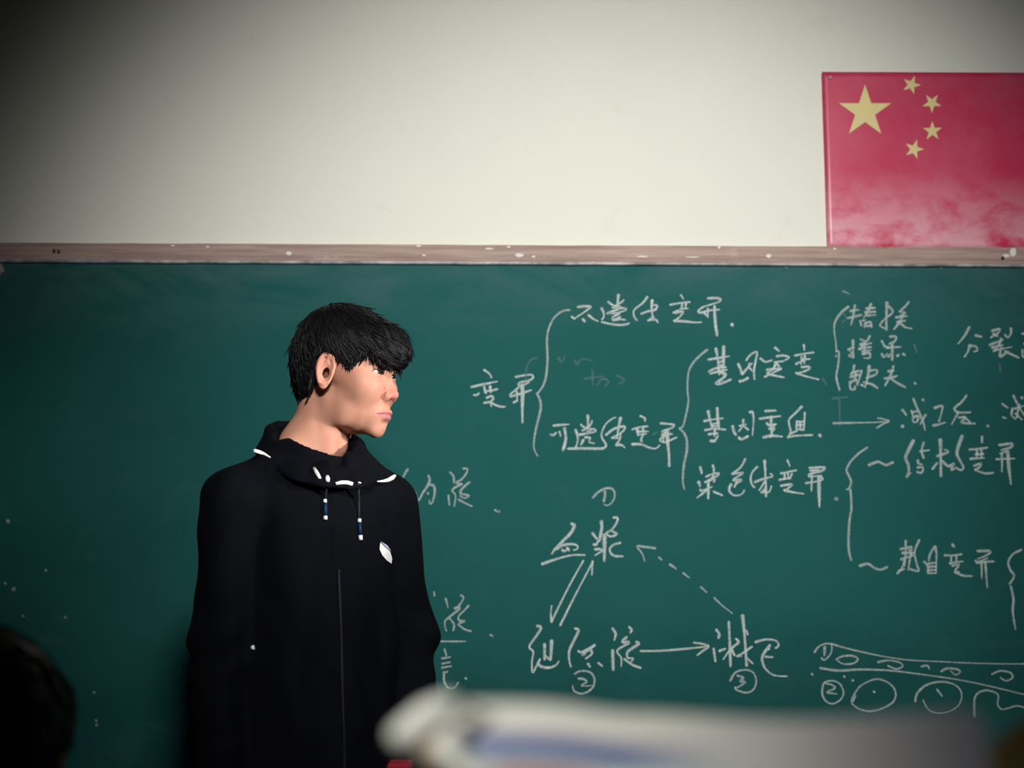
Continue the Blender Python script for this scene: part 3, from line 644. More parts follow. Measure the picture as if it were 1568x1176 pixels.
def make_head(h, parent, Mw, want_face=True, skin=M_skin):
    """head and neck as one surface; Mw maps millimetres of the head frame into the parent's frame"""
    V, Fq = nets(head_sdf, (-112, -102, -200), (112, 102, 126), h)
    P = (V[:,0], V[:,1], V[:,2]); A_ = np.abs(V[:,1])
    col = np.zeros((len(V), 4), np.float32); col[:, 3] = 1
    lipz = np.where(V[:,2] > -70.3, (V[:,2]+70.3)/7.6, (-70.3-V[:,2])/8.6); lw = np.sqrt((A_/25.5)**2+lipz**2)
    front = V[:,0] > 66
    col[:,0] = np.where(front, np.clip((1.08-lw)/.18, 0, 1), 0)
    red = np.exp(-((V[:,0]-94)**2+(A_*.8)**2+(V[:,2]+35)**2)/(2*13**2))*.95
    red = red+np.exp(-((V[:,0]+10)**2+(A_-82)**2+((V[:,2]-8)*.6)**2)/(2*13**2))*.45*(A_ > 74)
    red = red+np.exp(-((V[:,0]-70)**2+(A_-40)**2+(V[:,2]+22)**2)/(2*20**2))*.22
    col[:,1] = np.clip(red, 0, .8)
    nos = np.sqrt(((V[:,0]-91)/5.5)**2+((A_-7)/3.8)**2+((V[:,2]+45.5)/4.6)**2); col[:,2] = np.clip((1.1-nos)*2, 0, .85)
    v = (A_-EYE[1])/15.0; lash = np.abs(V[:,2]-(EYE[2]+v+6.4*(1-v*v))); ll = (V[:,0] > 68) & (np.abs(v) < 1.05) & (lash < 1.7)
    col[:,2] = np.where(ll, .9, col[:,2])
    bz = 22-.006*(A_-30)**2; br = (V[:,0] > 55) & (A_ > 12) & (A_ < 50) & (np.abs(V[:,2]-bz) < 4.2); col[:,2] = np.where(br, .8, col[:,2])
    Vm = (np.c_[V, np.ones(len(V))] @ np.array(Mw).T)[:, :3]
    o = np_mesh('body', Vm, Fq, skin, parent)
    ca = o.data.color_attributes.new('tint', 'FLOAT_COLOR', 'POINT'); ca.data.foreach_set('color', col.ravel())
    if want_face:
        for s in (1, -1):
            bm = bmesh.new(); bmesh.ops.create_uvsphere(bm, u_segments=24, v_segments=16, radius=12.2)
            gaze = Matrix.Rotation(-.12, 4, 'Z') @ Matrix.Rotation(PI/2, 4, 'Y')
            bmesh.ops.transform(bm, matrix=Mw @ Matrix.Translation((EYE[0], s*EYE[1], EYE[2])) @ gaze, verts=bm.verts)
            e = bm_obj('eye', bm, M_eye, parent, True); e.data.materials.append(M_iris)
            c0 = (Mw @ Matrix.Translation((EYE[0], s*EYE[1], EYE[2]))).translation; ax_ = (Mw.to_3x3() @ (gaze.to_3x3() @ Vector((0,0,1)))).normalized()
            for p in e.data.polygons:
                if (p.center-c0).normalized().dot(ax_) > .86: p.material_index = 1
    return o

def make_hair(h, parent, Mw, nlocks, name='hair', lr=1.9, seedv=4):
    V, Fq = nets(hair_sdf, (-118, -92, -66), (134, 92, 142), h)
    nV = len(V); r = np.random.default_rng(seedv)
    def grad(p):
        e = .8; g = []
        for i in range(3):
            a = p.copy(); b = p.copy(); a[:, i] += e; b[:, i] -= e
            g.append(hair_sdf((a[:,0], a[:,1], a[:,2]))-hair_sdf((b[:,0], b[:,1], b[:,2])))
        g = np.stack(g, 1); return g/(np.linalg.norm(g, axis=1, keepdims=True)+1e-9)
    # roots over the surface (more near fringe and rim)
    w = np.ones(nV); w += 2.0*(V[:,0] > 50) + 1.2*(V[:,2] < 30)
    ids = r.choice(nV, nlocks, p=w/w.sum()); p = V[ids].copy()
    crown = np.array((-55, 4, 120.0)); n = grad(p)
    p = p-n*1.0
    L = r.uniform(26, 60, nlocks)*np.where(p[:,0] > 55, 1.0, .85); S = 9
    pts = [p.copy()]; rnd = r.normal(0, .16, (nlocks, 3)); lift = r.normal(.0, .05, nlocks)+np.where(r.random(nlocks) < .10, .28, 0)
    for k in range(S-1):
        n = grad(p); d = p-crown; d = d+np.stack([14*(p[:,0] > 30), -8*(p[:,0] > 60), -34*np.ones(nlocks)], 1)
        d = d-n*(d*n).sum(1, keepdims=True); d /= np.linalg.norm(d, axis=1, keepdims=True)+1e-9
        d = d+rnd; d /= np.linalg.norm(d, axis=1, keepdims=True)
        low = hair_cut(p[:,0], np.abs(p[:,1]))-p[:,2]
        d = np.where((low > -5)[:, None], np.stack([-.25*np.ones(nlocks)+rnd[:,0], rnd[:,1], -np.ones(nlocks)], 1), d)
        p = p+d*(L/S)[:, None]
        sd = hair_sdf((p[:,0], p[:,1], p[:,2])); free = low > -5
        p = p-n*np.where(free, 0, (sd-.6-lift*L*(k/S)**2))[:, None]
        pts.append(p.copy())
    pts = np.stack(pts, 1)
    # keep strands off the face and ear
    tip = pts[:, -1]; A_ = np.abs(tip[:,1])
    low = hair_cut(tip[:,0], A_)-tip[:,2]
    lim = np.where((tip[:,0] > 84), 10, 3.5)
    bad = low > lim
    sc_ = np.clip(1-(low-lim)/(L*.9+1e-6), .25, 1)
    pts[bad] = pts[bad][:, :1]+(pts[bad]-pts[bad][:, :1])*sc_[bad][:, None, None]
    Vs = [V]; Fs = [Fq]; off = nV; K = 4
    rad0 = r.uniform(.6, 1.15, nlocks)*lr
    tdir = np.gradient(pts, axis=1); tdir /= np.linalg.norm(tdir, axis=2, keepdims=True)+1e-9
    refv = np.cross(tdir, np.array((.3, .5, .8))); refv /= np.linalg.norm(refv, axis=2, keepdims=True)+1e-9
    b = np.cross(tdir, refv); prof = np.array([.5, .9, 1, 1, .95, .8, .6, .38, .08])
    ring = []
    for k in range(K):
        a = 2*PI*k/K; ring.append(pts+(refv*math.cos(a)+b*math.sin(a))*(rad0[:, None]*prof[None])[:, :, None])
    ring = np.stack(ring, 2).reshape(-1, 3)                       # lock, seg, k
    base = (np.arange(nlocks)*S*K)[:, None, None]+(np.arange(S-1)*K)[None, :, None]
    k0 = np.arange(K)[None, None]; k1 = (k0+1) % K
    q = np.stack([base+k0, base+k1, base+K+k1, base+K+k0], -1).reshape(-1, 4)+off
    Vall = np.concatenate([V, ring]); Fall = np.concatenate([Fq, q])
    Vm = (np.c_[Vall, np.ones(len(Vall))] @ np.array(Mw).T)[:, :3]
    return np_mesh(name, Vm, Fall, M_hair, parent)

# ---- cloth
def sleeve_path(s):                                      # metres, body frame: x to the person's left, y back, z up
    return [(.128, .005, 1.325), (.176, .02, 1.08), (.190, -.03, .84)] if s > 0 else [(-.152, .005, 1.330), (-.170, .02, 1.08), (-.184, -.03, .84)]
def wob(P, f, a, ph=0):
    return a*(np.sin(P[0]*f+ph+2.1*np.sin(P[2]*f*.31))*np.sin(P[2]*f*.55+1.3*np.sin(P[0]*f*.5+ph)+ph)*np.sin(P[1]*f*.7+ph*1.7))
def jacket_sdf(P):
    X, Y, Z = P; A_ = np.abs(X)
    a = np.interp(Z, [.70,.80,.95,1.12,1.28,1.36,1.42,1.48], [.158,.160,.156,.150,.142,.120,.075,.06]).astype(np.float32)
    b = np.interp(Z, [.70,.80,.95,1.12,1.28,1.36,1.42,1.48], [.118,.128,.125,.122,.122,.108,.080,.06]).astype(np.float32)
    d = (np.sqrt((X/a)**2+((Y-.012)/b)**2)-1)*b*1.15
    d = SI(d, np.maximum(.74-Z, Z-1.425), .02)
    for q in (.124, -.148): d = SU(d, CAP(P, (.03 if q > 0 else -.03, .01, 1.402), (q, .005, 1.330), .050, .056), .05)
    for s in (1, -1):
        p = sleeve_path(s)
        arm = SU(CAP(P, p[0], p[1], .062, .056), CAP(P, p[1], p[2], .056, .043), .03)
        # creases round the elbow and the cuff
        arm = arm+.0035*np.sin(Z*85+X*30*s)*np.exp(-((Z-1.06)/.09)**2)+.003*np.sin(Z*120+Y*40)*np.exp(-((Z-.90)/.05)**2)
        d = SU(d, arm, .018)
    # folds: soft vertical drapes and diagonal pulls
    d = d+.0050*np.sin(X*62+Z*9+1.2*np.sin(Z*9))*np.clip((1.33-Z)*4, 0, 1)+.0045*np.sin((X*.8+Z*.55)*58+2)*np.clip((1.30-Z)*3, 0, 1)
    d = d+wob(P, 28, .006, .7)+wob(P, 55, .003, 2.2)
    # diagonal pulls across his left front, raked by the window light
    fx = np.clip((X-.015)*30, 0, 1)*np.clip((1.22-Z)*6, 0, 1)*np.clip((.15-X)*25, 0, 1)
    d = d+.0045*fx*np.sin((X*.95+Z*.42)*95+1.5*np.sin(Z*14))
    # hollow at hem
    d = SS(d, E(P, (0, .01, .72), (.15, .10, .06)), .015)
    # front closure: a raised placket
    pl = np.maximum(np.maximum(np.abs(X-.002)-.013, Y), np.maximum(.76-Z, Z-1.39)); d = np.where((pl < 0), d-.0025, d)
    d = SS(d, CAP(P, (0, -.01, 1.40), (0, -.03, 1.50), .052, .060), .012)   # neck opening
    return d
CT = math.radians(20)
def collar_sdf(P):
    X, Y, Z = P
    y = Y-.012; z = Z-1.418
    v = y*math.cos(CT)-(-z)*0+0*z; 
    # ring frame tilted forward: its axis leans towards the face
    yy = y*math.cos(CT)-z*math.sin(CT)*(-1)*0 - z*math.sin(CT)*0
    yy = y*math.cos(CT)+(-z)*math.sin(CT); zz = y*math.sin(-CT)+z*math.cos(CT)
    R0 = np.interp(zz+.004, [-.055,-.03,0,.03,.05], [.112,.106,.090,.078,.074]).astype(np.float32)
    ang = np.arctan2(yy, X)
    rad = np.sqrt(X**2+(yy*1.02)**2)
    d = np.abs(rad-R0-.003*np.sin(ang*7+zz*60)-.002*np.sin(ang*13-zz*80))-.0105
    top = .029+.004*np.sin(ang*3+.6)-.024*np.exp(-((ang+2.2)/.75)**2)
    d = SI(d, zz-top, .012); d = SI(d, -.022-zz, .01)
    # notch of the front opening
    notch = np.maximum(np.abs(X-.004)-.006-np.clip(zz-.0, 0, 1)*.55, Y-.01)
    d = SS(d, np.maximum(notch, -(zz-.006)), .008)
    # folded hood hanging behind
    hood = E(P, (0, .118, 1.370), (.100, .045, .080)); hood = SU(hood, CAP((np.abs(X), Y, Z), (.0, .120, 1.430), (.080, .055, 1.420), .026, .022), .03)
    hood = hood+wob(P, 60, .004, 1.1)
    d = SU(d, hood, .02)
    # soft roll in front
    roll = np.sqrt((rad-.100)**2+((zz+.012)*1.4)**2)-.010-.002*np.sin(ang*9)
    roll = np.maximum(roll, .012-np.abs(X-.004)-np.clip(Y+.02, 0, 1))
    d = SU(d, roll, .010)
    return d
M_jacket = mat('jacket_black', (.0020,.0026,.0042), .85, .10); t = NT(M_jacket)
t.l(t.mix(t.noise(40, 4), (.0009,.0012,.0024), (.0016,.0021,.0050)), t.b.inputs['Base Color']); t.bump(t.noise(700, 2), .25, .0006)

M_trim = mat('white_trim', (.80,.80,.76), .6, .3); M_cord = mat('cord_black', (.01,.012,.02), .7)
M_blue = mat('cord_end_blue', (.004,.026,.075), .5, .2); M_zip = mat('zip_tape', (.008,.008,.016), .6, .2)
M_trous = mat('trousers_dark', (.012,.013,.018), .8); M_shoe = mat('shoe_white', (.6,.6,.58), .5); M_sole = mat('shoe_sole', (.3,.3,.3), .6)

def body_lower_sdf(P):
    X, Y, Z = P; A_ = np.abs(X); M_ = (A_, Y, Z)
    d = E(P, (0, .015, 1.15), (.130, .085, .22)); d = SU(d, E(P, (0, .015, .92), (.14, .09, .13)), .06)
    d = SU(d, CAP(M_, (.09, .015, .86), (.095, 0, .48), .075, .050), .03); d = SU(d, CAP(M_, (.095, 0, .48), (.10, .03, .10), .048, .034), .02)
    d = SU(d, CAP(M_, (.10, .02, .07), (.105, -.10, .045), .032, .028), .02)
    p = sleeve_path(1); d = SU(d, CAP(M_, p[0], p[1], .042, .034), .03); d = SU(d, CAP(M_, p[1], p[2], .034, .025), .02)
    return d
def hand_sdf(P):                                         # metres; wrist at origin, fingers down -z, palm faces -x, thumb to -y
    d = E(P, (0, 0, -.05), (.013, .038, .048)); d = SU(d, CAP(P, (0, 0, .03), (0, 0, -.02), .023, .024), .02)
    for y, L1, bx in ((-.028, .036, .005), (-.0095, .041, .003), (.0095, .038, .004), (.027, .030, .008)):
        a = (0, y, -.088); b = (-.008, y*1.05, -.088-L1); c_ = (-.022-bx, y*1.05, -.088-L1-.024); e = (-.036-bx, y*1.03, -.088-L1-.036)
        f = np.minimum(np.minimum(CAP(P, a, b, .0088, .0080), CAP(P, b, c_, .0080, .0074)), CAP(P, c_, e, .0074, .0062)); d = SU(d, f, .005)
    th = SU(CAP(P, (-.004, -.026, -.03), (-.016, -.050, -.062), .0125, .0098), CAP(P, (-.016, -.050, -.062), (-.026, -.054, -.092), .0098, .0078), .004)
    return SU(d, th, .010)

# ------------------------------------------------------------------ the standing boy
YAWB = math.radians(27)                                   # chest turned towards picture right
BODY = at_y(489, 740, -.66); BODY = Vector((BODY.x, -.66, 0))
boy = empty('person', BODY, YAWB)
tag(boy, 'black-haired boy in a black hooded jacket standing at the chalkboard, looking right', 'person')
# body frame -> world
WB = Matrix.Translation(BODY) @ Matrix.Rotation(YAWB, 4, 'Z')
# head frame: face turned to picture right, a little towards us
ALPHA = math.radians(20)
fwd = Vector((math.cos(ALPHA), -math.sin(ALPHA), -.02)).normalized(); left = Vector((math.sin(ALPHA), math.cos(ALPHA), 0)); upv = fwd.cross(left).normalized(); left = upv.cross(fwd)
HC = at_y(533.0, 579.0, -.655)                             # centre between the ears
s_ = .001
WH = Matrix(((fwd.x*s_, left.x*s_, upv.x*s_, HC.x), (fwd.y*s_, left.y*s_, upv.y*s_, HC.y), (fwd.z*s_, left.z*s_, upv.z*s_, HC.z), (0,0,0,1)))
HB = WB.inverted() @ WH
body = make_head(1.25, boy, HB)
V, Fq = nets(body_lower_sdf, (-.30, -.16, .0), (.30, .16, 1.50), .012)
lower = np_mesh('body_lower', V, Fq, M_skin)
hands = []
for s in (1, -1):
    V, Fq = nets(hand_sdf, (-.06, -.07, -.18), (.03, .05, .05), .0028)
    p = sleeve_path(s)[2]; V = V.copy(); V[:, 0] *= s
    if s < 0: Fq = Fq[:, ::-1]
    hands.append(np_mesh('hand', V+np.array((p[0], p[1]-.004, p[2]-.035)), Fq, M_skin))
def join_into(target, others):
    bm = bmesh.new(); bm.from_mesh(target.data)
    for o in others:
        ca = o.data.color_attributes.new('tint', 'FLOAT_COLOR', 'POINT'); ca.data.foreach_set('color', [0,0,0,1]*len(o.data.vertices))
        bm.from_mesh(o.data); me = o.data; bpy.data.objects.remove(o); bpy.data.meshes.remove(me)
    bm.to_mesh(target.data); bm.free()
join_into(body, [lower]+hands)
make_hair(1.8, boy, HB, 5200, lr=1.45)
V, Fq = nets(jacket_sdf, (-.31, -.17, .72), (.31, .18, 1.47), .0052)
jk = np_mesh('jacket', V, Fq, M_jacket, boy)
V, Fq = nets(collar_sdf, (-.15, -.15, 1.27), (.15, .18, 1.50), .0034)
co = np_mesh('collar', V, Fq, M_jacket, boy); co['label'] = 'upright collar and folded hood of the black jacket'
def trouser_sdf(P):
    X, Y, Z = P; M_ = (np.abs(X), Y, Z)
    d = E(P, (0, .015, .90), (.155, .108, .13)); d = SU(d, CAP(M_, (.088, .015, .84), (.095, 0, .48), .088, .066), .02)
    d = SU(d, CAP(M_, (.095, 0, .48), (.10, .03, .09), .066, .055), .02)
    d = SI(d, .055-Z, .01); return d+wob(P, 45, .004, .3)
V, Fq = nets(trouser_sdf, (-.22, -.14, .02), (.22, .15, 1.03), .009)
np_mesh('trousers', V, Fq, M_trous, boy)
def shoe_sdf(P, s):
    X, Y, Z = P; d = E(P, (s*.102, -.03, .045), (.046, .135, .045)); d = SU(d, E(P, (s*.10, .045, .07), (.042, .052, .045)), .03)
    return SI(d, .002-Z, .006)
for s in (1, -1):
    V, Fq = nets(lambda P: shoe_sdf(P, s), (s*.10-.07, -.18, -.01), (s*.10+.07, .13, .13), .006); np_mesh('shoe', V, Fq, M_shoe, boy)

# small things fixed to the jacket are found by looking along camera rays at the cloth
bpy.context.view_layer.update()
WBi = WB.inverted()
def bvh_of(objs):
    Vv = []; Ff = []
    for o in objs:
        o0 = len(Vv); Vv += [v.co.copy() for v in o.data.vertices]; Ff += [tuple(i+o0 for i in p.vertices) for p in o.data.polygons]
    return BVHTree.FromPolygons(Vv, Ff)
tree = bvh_of([jk, co])
def on(px, py, lift=.0015):
    o = WBi @ CAM; d = (WBi.to_3x3() @ ray(px, py)).normalized(); h = tree.ray_cast(o, d)
    if h[0] is None: return (WBi @ at_y(px, py, -.75)), -d
    return h[0]+h[1]*lift*(1 if h[1].dot(d) < 0 else -1), h[1]
def cloth_tube(name, pts, radii, m, parent=boy, n=8, lift=.0012):
    P = [on(x, y, lift)[0] for x, y in pts]; P = [Vector(p) for p in P]
    if len(P) > 2:
        for _ in range(2): P = [P[0]]+[(P[i-1]+P[i]*2+P[i+1])/4 for i in range(1, len(P)-1)]+[P[-1]]
    V, Fc = tube(P, radii, n); return mesh_obj(name, V, Fc, m, parent, True)
for pts, rr_ in (([(390,690),(397,692),(405,696),(414,701)], [.003,.0038,.003,.0010]),
               ([(481,718),(485,725),(490,733)], [.003,.0036,.0026]),
               ([(514,741),(522,738),(532,738),(540,742)], [.003,.0037,.004,.0034]),
               ([(577,737),(586,738),(595,737),(601,733),(604,729)], [.001,.0025,.0038,.0044,.003])):
    cloth_tube('collar_piping', pts, rr_, M_trim)
cs = [(500,736),(500,750),(499,765)]
cloth_tube('drawstring', [(500,728),(501,738),(499,752),(498,765)], .0022, M_cord)
cloth_tube('drawstring', [(548,740),(549,760),(549,780),(549,795)], .0022, M_cord)
def cord_end(pts_list):
    for (x0_, y0_, x1_, y1_, r_, m_) in pts_list:
        cloth_tube('cord_end', [(x0_, y0_), ((x0_+x1_)/2, (y0_+y1_)/2), (x1_, y1_)], r_, m_, lift=.003)
cord_end([(497.5,765,497.5,770,.0032,M_trim),(498,770.5,498,790,.0033,M_blue),(498,790.5,498,796,.0036,M_trim),
          (549,795,549,800,.0034,M_trim),(549.5,800.5,550,819,.0032,M_blue),(550.5,819.5,551,827,.0038,M_trim)])
cloth_tube('toggle', [(501,730),(501.5,734),(502,738)], [.003,.0042,.003], M_trim)
cloth_tube('toggle', [(548,739),(550,740),(552,740)], [.0012,.0016,.0012], M_trim)
# white emblem on the chest, leaf shaped
em = [(581,831),(589,836),(596,845),(599,855),(598,863),(591,858),(584,850),(580,841)]
P = [on(x, y, .002)[0] for x, y in em]; cc = on(589.5, 847, .0035)[0]
mesh_obj('emblem', P+[cc], [(i, (i+1) % 8, 8) for i in range(8)], M_trim, boy)['label'] = 'small white leaf-shaped emblem on the chest'
mesh_obj('emblem_corner', [on(x, y, .0042)[0] for x, y in ((580,829),(590,835),(596,844),(588,838))], [(0,1,2,3)], mat('emblem_lilac', (.45,.40,.62), .6), boy)
V, Fc = tube([on(386, 992.5, .001)[0], on(390, 991, .001)[0]], [.0042, .0042], 10); mesh_obj('button', V, Fc, M_trim, boy, True)['label'] = 'small white button at the pocket'
zp = [(517,872),(517,880),(519,930),(521,980),(522,1030),(523,1080),(524,1130),(525,1176),(525,1200)]
P = [on(x, y, .0015)[0] for x, y in zp]; W2 = [on(x+3, y, .0012)[0] for x, y in zp]
V = []; 
for a, b in zip(P, W2): V += [a, b]
zf = mesh_obj('zip_flap', V, [(2*i, 2*i+1, 2*i+3, 2*i+2) for i in range(len(P)-1)], M_zip, boy)
sd_ = zf.modifiers.new('t', 'SOLIDIFY'); sd_.thickness = .002
# throat mole
V, Fc = tube([(0,0,0),(0,0,.001)], .0012, 8)

# ------------------------------------------------------------------ foreground: desk, books, seated classmate
M_desk = mat('desk_wood', (.30,.19,.10), .45, .4); t = NT(M_desk)
t.l(t.mix(t.ramp(t.noise(3, 6, .6, t.coord((1, 12, 12))), [(.3, 0), (.7, 1)]), (.36,.24,.13), (.22,.13,.07)), t.b.inputs['Base Color'])
M_metal = mat('desk_metal', (.2,.22,.22), .4, .5)
DZ = .76; DCX, DCY = .10, -2.60
desk = empty('desk', (DCX, DCY, 0)); tag(desk, 'wooden school desk near the camera, carrying the books', 'desk')
under(box_obj('desktop', (DCX, DCY, DZ-.0125), (.62, .42, .025), M_desk, bevel=.004), desk)
under(box_obj('drawer_box', (DCX, DCY, DZ-.095), (.54, .34, .14), M_desk, bevel=.004), desk)
for sx in (-1, 1):
    for sy in (-1, 1): under(box_obj('leg', (DCX+sx*.27, DCY+sy*.17, (DZ-.025)/2), (.03, .03, DZ-.025), M_metal, bevel=.003), desk)
M_page = mat('book_pages', (.62,.60,.52), .9, .1); t = NT(M_page)
wv = t.n('ShaderNodeTexWave'); wv.bands_direction = 'Z'; wv.inputs['Scale'].default_value = 180; t.l(t.coord(), wv.inputs['Vector'])
t.l(t.mix(wv.outputs[0], (.66,.64,.56), (.50,.48,.42)), t.b.inputs['Base Color'])
def book(name, c, s, rz, cov, label, spine=None):
    """closed book lying flat: two covers, a spine on its -y side and the block of pages"""
    b = empty(name, (c[0], c[1], c[2]), rz); tag(b, label, 'book')
    w, d_, h_ = s; th = .0018
    box_obj('pages', (0, .002, h_/2), (w-.008, d_-.008, h_-2*th), M_page, b)
    box_obj('cover', (0, 0, th/2), (w, d_, th), cov, b); box_obj('cover', (0, 0, h_-th/2), (w, d_, th), cov, b)
    box_obj('spine', (0, -d_/2+th/2, h_/2), (w, th, h_-2*th), spine or cov, b)
    return b
ccol = [((.10,.22,.42),'blue'), ((.55,.12,.09),'red'), ((.60,.58,.50),'cream'), ((.12,.30,.20),'green'), ((.55,.40,.10),'ochre'), ((.30,.32,.36),'grey')]
z = DZ; rb = random.Random(2); order = [('blue',.034),('green',.040),('red',.036),('cream',.046),('grey',.040),('ochre',.036)]
words = ['lowest in the pile on the desk', 'second from the bottom of the desk pile', 'third from the bottom of the desk pile', 'fourth from the bottom of the desk pile', 'fifth from the bottom of the desk pile', 'topmost flat in the desk pile']
BXC = at_y(1085, 1100, -2.62).x
for i, (cn, th) in enumerate(order):
    cv = [c_ for c_, n_ in ccol if n_ == cn][0]
    book('book', (BXC+rb.uniform(-.006, .006), -2.585+rb.uniform(-.004, .004), z), (.236, .19, th), rb.uniform(-.03, .03), mat('cover_'+cn, cv, .4), '%s closed textbook lying flat, %s' % (cn, words[i])); z += th+.0004
# the workbook leaning upright on the pile, cover towards the camera, its left corner curling forward
M_cover = mat('workbook_cover', (.7,.7,.66), .45, .4); t = NT(M_cover)
tc = t.n('ShaderNodeUVMap'); tc.uv_map = 'uv'; sep = t.n('ShaderNodeSeparateXYZ'); t.l(tc.outputs[0], sep.inputs[0])
def band(t, val, a, b, soft, softb=None):
    m1 = t.n('ShaderNodeMapRange'); t.l(val, m1.inputs[0]); m1.inputs[1].default_value = a; m1.inputs[2].default_value = a+soft
    m2 = t.n('ShaderNodeMapRange'); t.l(val, m2.inputs[0]); m2.inputs[1].default_value = b; m2.inputs[2].default_value = b+(softb or soft); m2.inputs[3].default_value = 1; m2.inputs[4].default_value = 0
    return t.math('MULTIPLY', m1.outputs[0], m2.outputs[0])
u_, v_ = sep.outputs[0], sep.outputs[1]                   # u 0..1 left to right, v metres down from the top edge
col_ = t.mix(band(t, u_, .42, 9, .55), (.66,.66,.60), (.36,.35,.40))  # fading light painted into the cover colour: greyer towards the right
blue = t.math('MULTIPLY', band(t, v_, .0108, .0180, .001), band(t, u_, .05, .34, .03, .2)); col_ = t.mix(blue, col_, (.07,.12,.31))
pink = t.math('MULTIPLY', band(t, v_, .0090, .0108, .001), band(t, u_, .04, .40, .03, .2)); col_ = t.mix(t.math('MULTIPLY', pink, .7), col_, (.42,.30,.38))
cyan = t.math('MULTIPLY', band(t, v_, .0182, .0220, .001), band(t, u_, .06, .42, .03, .2)); col_ = t.mix(t.math('MULTIPLY', cyan, .7), col_, (.24,.33,.40))
redb = t.math('MULTIPLY', band(t, v_, .0215, .07, .002), band(t, u_, .09, .24, .03, .1)); col_ = t.mix(redb, col_, (.34,.16,.14))
t.l(col_, t.b.inputs['Base Color'])
WY = -2.715
wb_root = empty('workbook', (BXC, WY, .0)); 
W0, W1 = at_y(668, 1085, WY), at_y(1506, 1104, WY)
wb_root.location = (BXC, WY, W0.z-.12); tag(wb_root, 'blurred pale workbook with a blue banner propped up in the foreground', 'book')
nu, nv = 60, 30; V = []; Fc = []; uvs = []
def wpt(u, v, off):                                       # v metres down
    x = W0.x+(W1.x-W0.x)*u; ztop = W0.z+(W1.z-W0.z)*u+.0022*math.sin(u*7+.4)-.0015*math.exp(-((u-.33)/.08)**2)
    lean = .30*v
    return Vector((x, WY-lean+off-.004*math.sin(u*PI), ztop-v))
for j in range(nv+1):
    for i in range(nu+1): V.append(wpt(i/nu, .15*j/nv, 0)); uvs.append((i/nu, .15*j/nv))
n1 = len(V)
for j in range(nv+1):
    for i in range(nu+1): V.append(wpt(i/nu, .15*j/nv, .012)); uvs.append((i/nu, .15*j/nv))
for j in range(nv):
    for i in range(nu):
        a = j*(nu+1)+i; Fc.append((a, a+1, a+nu+2, a+nu+1)); Fc.append((n1+a, n1+a+nu+1, n1+a+nu+2, n1+a+1))
for i in range(nu):
    Fc.append((i, n1+i, n1+i+1, i+1)); a = nv*(nu+1)+i; Fc.append((a, a+1, n1+a+1, n1+a))
for j in range(nv):
    a = j*(nu+1); Fc.append((a, a+nu+1, n1+a+nu+1, n1+a)); a += nu; Fc.append((a, n1+a, n1+a+nu+1, a+nu+1))
wk = under(mesh_obj('cover', V, Fc, M_cover, smooth=False), wb_root)
uvl = wk.data.uv_layers.new(name='uv')
for l in wk.data.loops: uvl.data[l.index].uv = uvs[l.vertex_index]
# curled leaves at the left corner: a soft roll running down to the left and towards us
M_leaf = mat('paper_leaf', (.74,.75,.69), .8, .2)
M_leaf2 = mat('paper_leaf_aged', (.56,.45,.36), .85, .2)
V, Fc = tube([at_y(x, y, yy) for x, y, yy in ((696,1078,WY-.004),(680,1085,WY-.010),(656,1098,WY-.012),(634,1116,WY-.014),(612,1134,WY-.016),(603,1141,WY-.017))], [.0035,.0052,.0062,.0062,.0058,.0030], 16)
under(mesh_obj('curled_page', V, Fc, M_leaf, smooth=True), wb_root)['label'] = 'white page curled into a roll at the left corner'
for k in range(4):                                        # fanned leaves between the roll and the cover
    V = []; Fc = []
    for j in range(11):
        v = j/10; y = 1080+4*k+v*112
        xl = np.interp(v, [0, .2, .5, .75, 1], [672, 640, 626, 650, 684])+k*13
        V += [at_y(xl, y, WY-.004-.012*v-.0012*k-.006*math.sin(v*PI)), at_y(xl+46, y, WY-.0012-.0095*v-.0006*k)]
    for j in range(10): Fc.append((2*j, 2*j+1, 2*j+3, 2*j+2))
    o = under(mesh_obj('page', V, Fc, (M_leaf2 if k < 3 else M_leaf), smooth=True), wb_root); s2 = o.modifiers.new('t', 'SOLIDIFY'); s2.thickness = .0010

# ochre pencil case at the right of the pile, red case further back
def soft_case(name, c, r, m, label, cat):
    V, Fq = nets(lambda P: (lambda d: d)(SU(E(P, (0,0,r[2]), r), E(P, (0, 0, r[2]*1.05), (r[0]*.9, r[1]*1.1, r[2]*.55)), .01)), (-r[0]-.02, -r[1]-.02, -.01), (r[0]+.02, r[1]+.02, 2*r[2]+.02), .004)
    o = np_mesh(name, V, Fq, m); o.location = c
    return tag(o, label, cat)
pc = at_y(1592, 1175, -2.62)
M_ochre = mat('ochre_cloth', (.17,.12,.04), .8, .2)
bkz = z
# a shorter second pile carries the case
z2 = DZ
ocx = pc.x+.016
for i, (cn, th) in enumerate([('cream2',.05),('grey2',.052),('dark2',.055)]):
    book('book', (ocx+.01*(-1)**i, -2.60, z2), (.105, .16, th), 0, mat('cover_'+cn, [(.5,.48,.4),(.25,.26,.3),(.08,.07,.06)][i], .5), ['cream','grey','dark'][i]+' small notebook, '+['bottom','middle','top'][i]+' of the short pile beside the textbooks'); z2 += th+.0004
hz = at_y(1582, 1100, -2.60).z-z2
soft_case('pencil_case', (ocx-.008, -2.60, z2), (.042, .055, hz/2), M_ochre, 'dark ochre cloth pencil case at the lower right corner of the picture', 'pencil case')
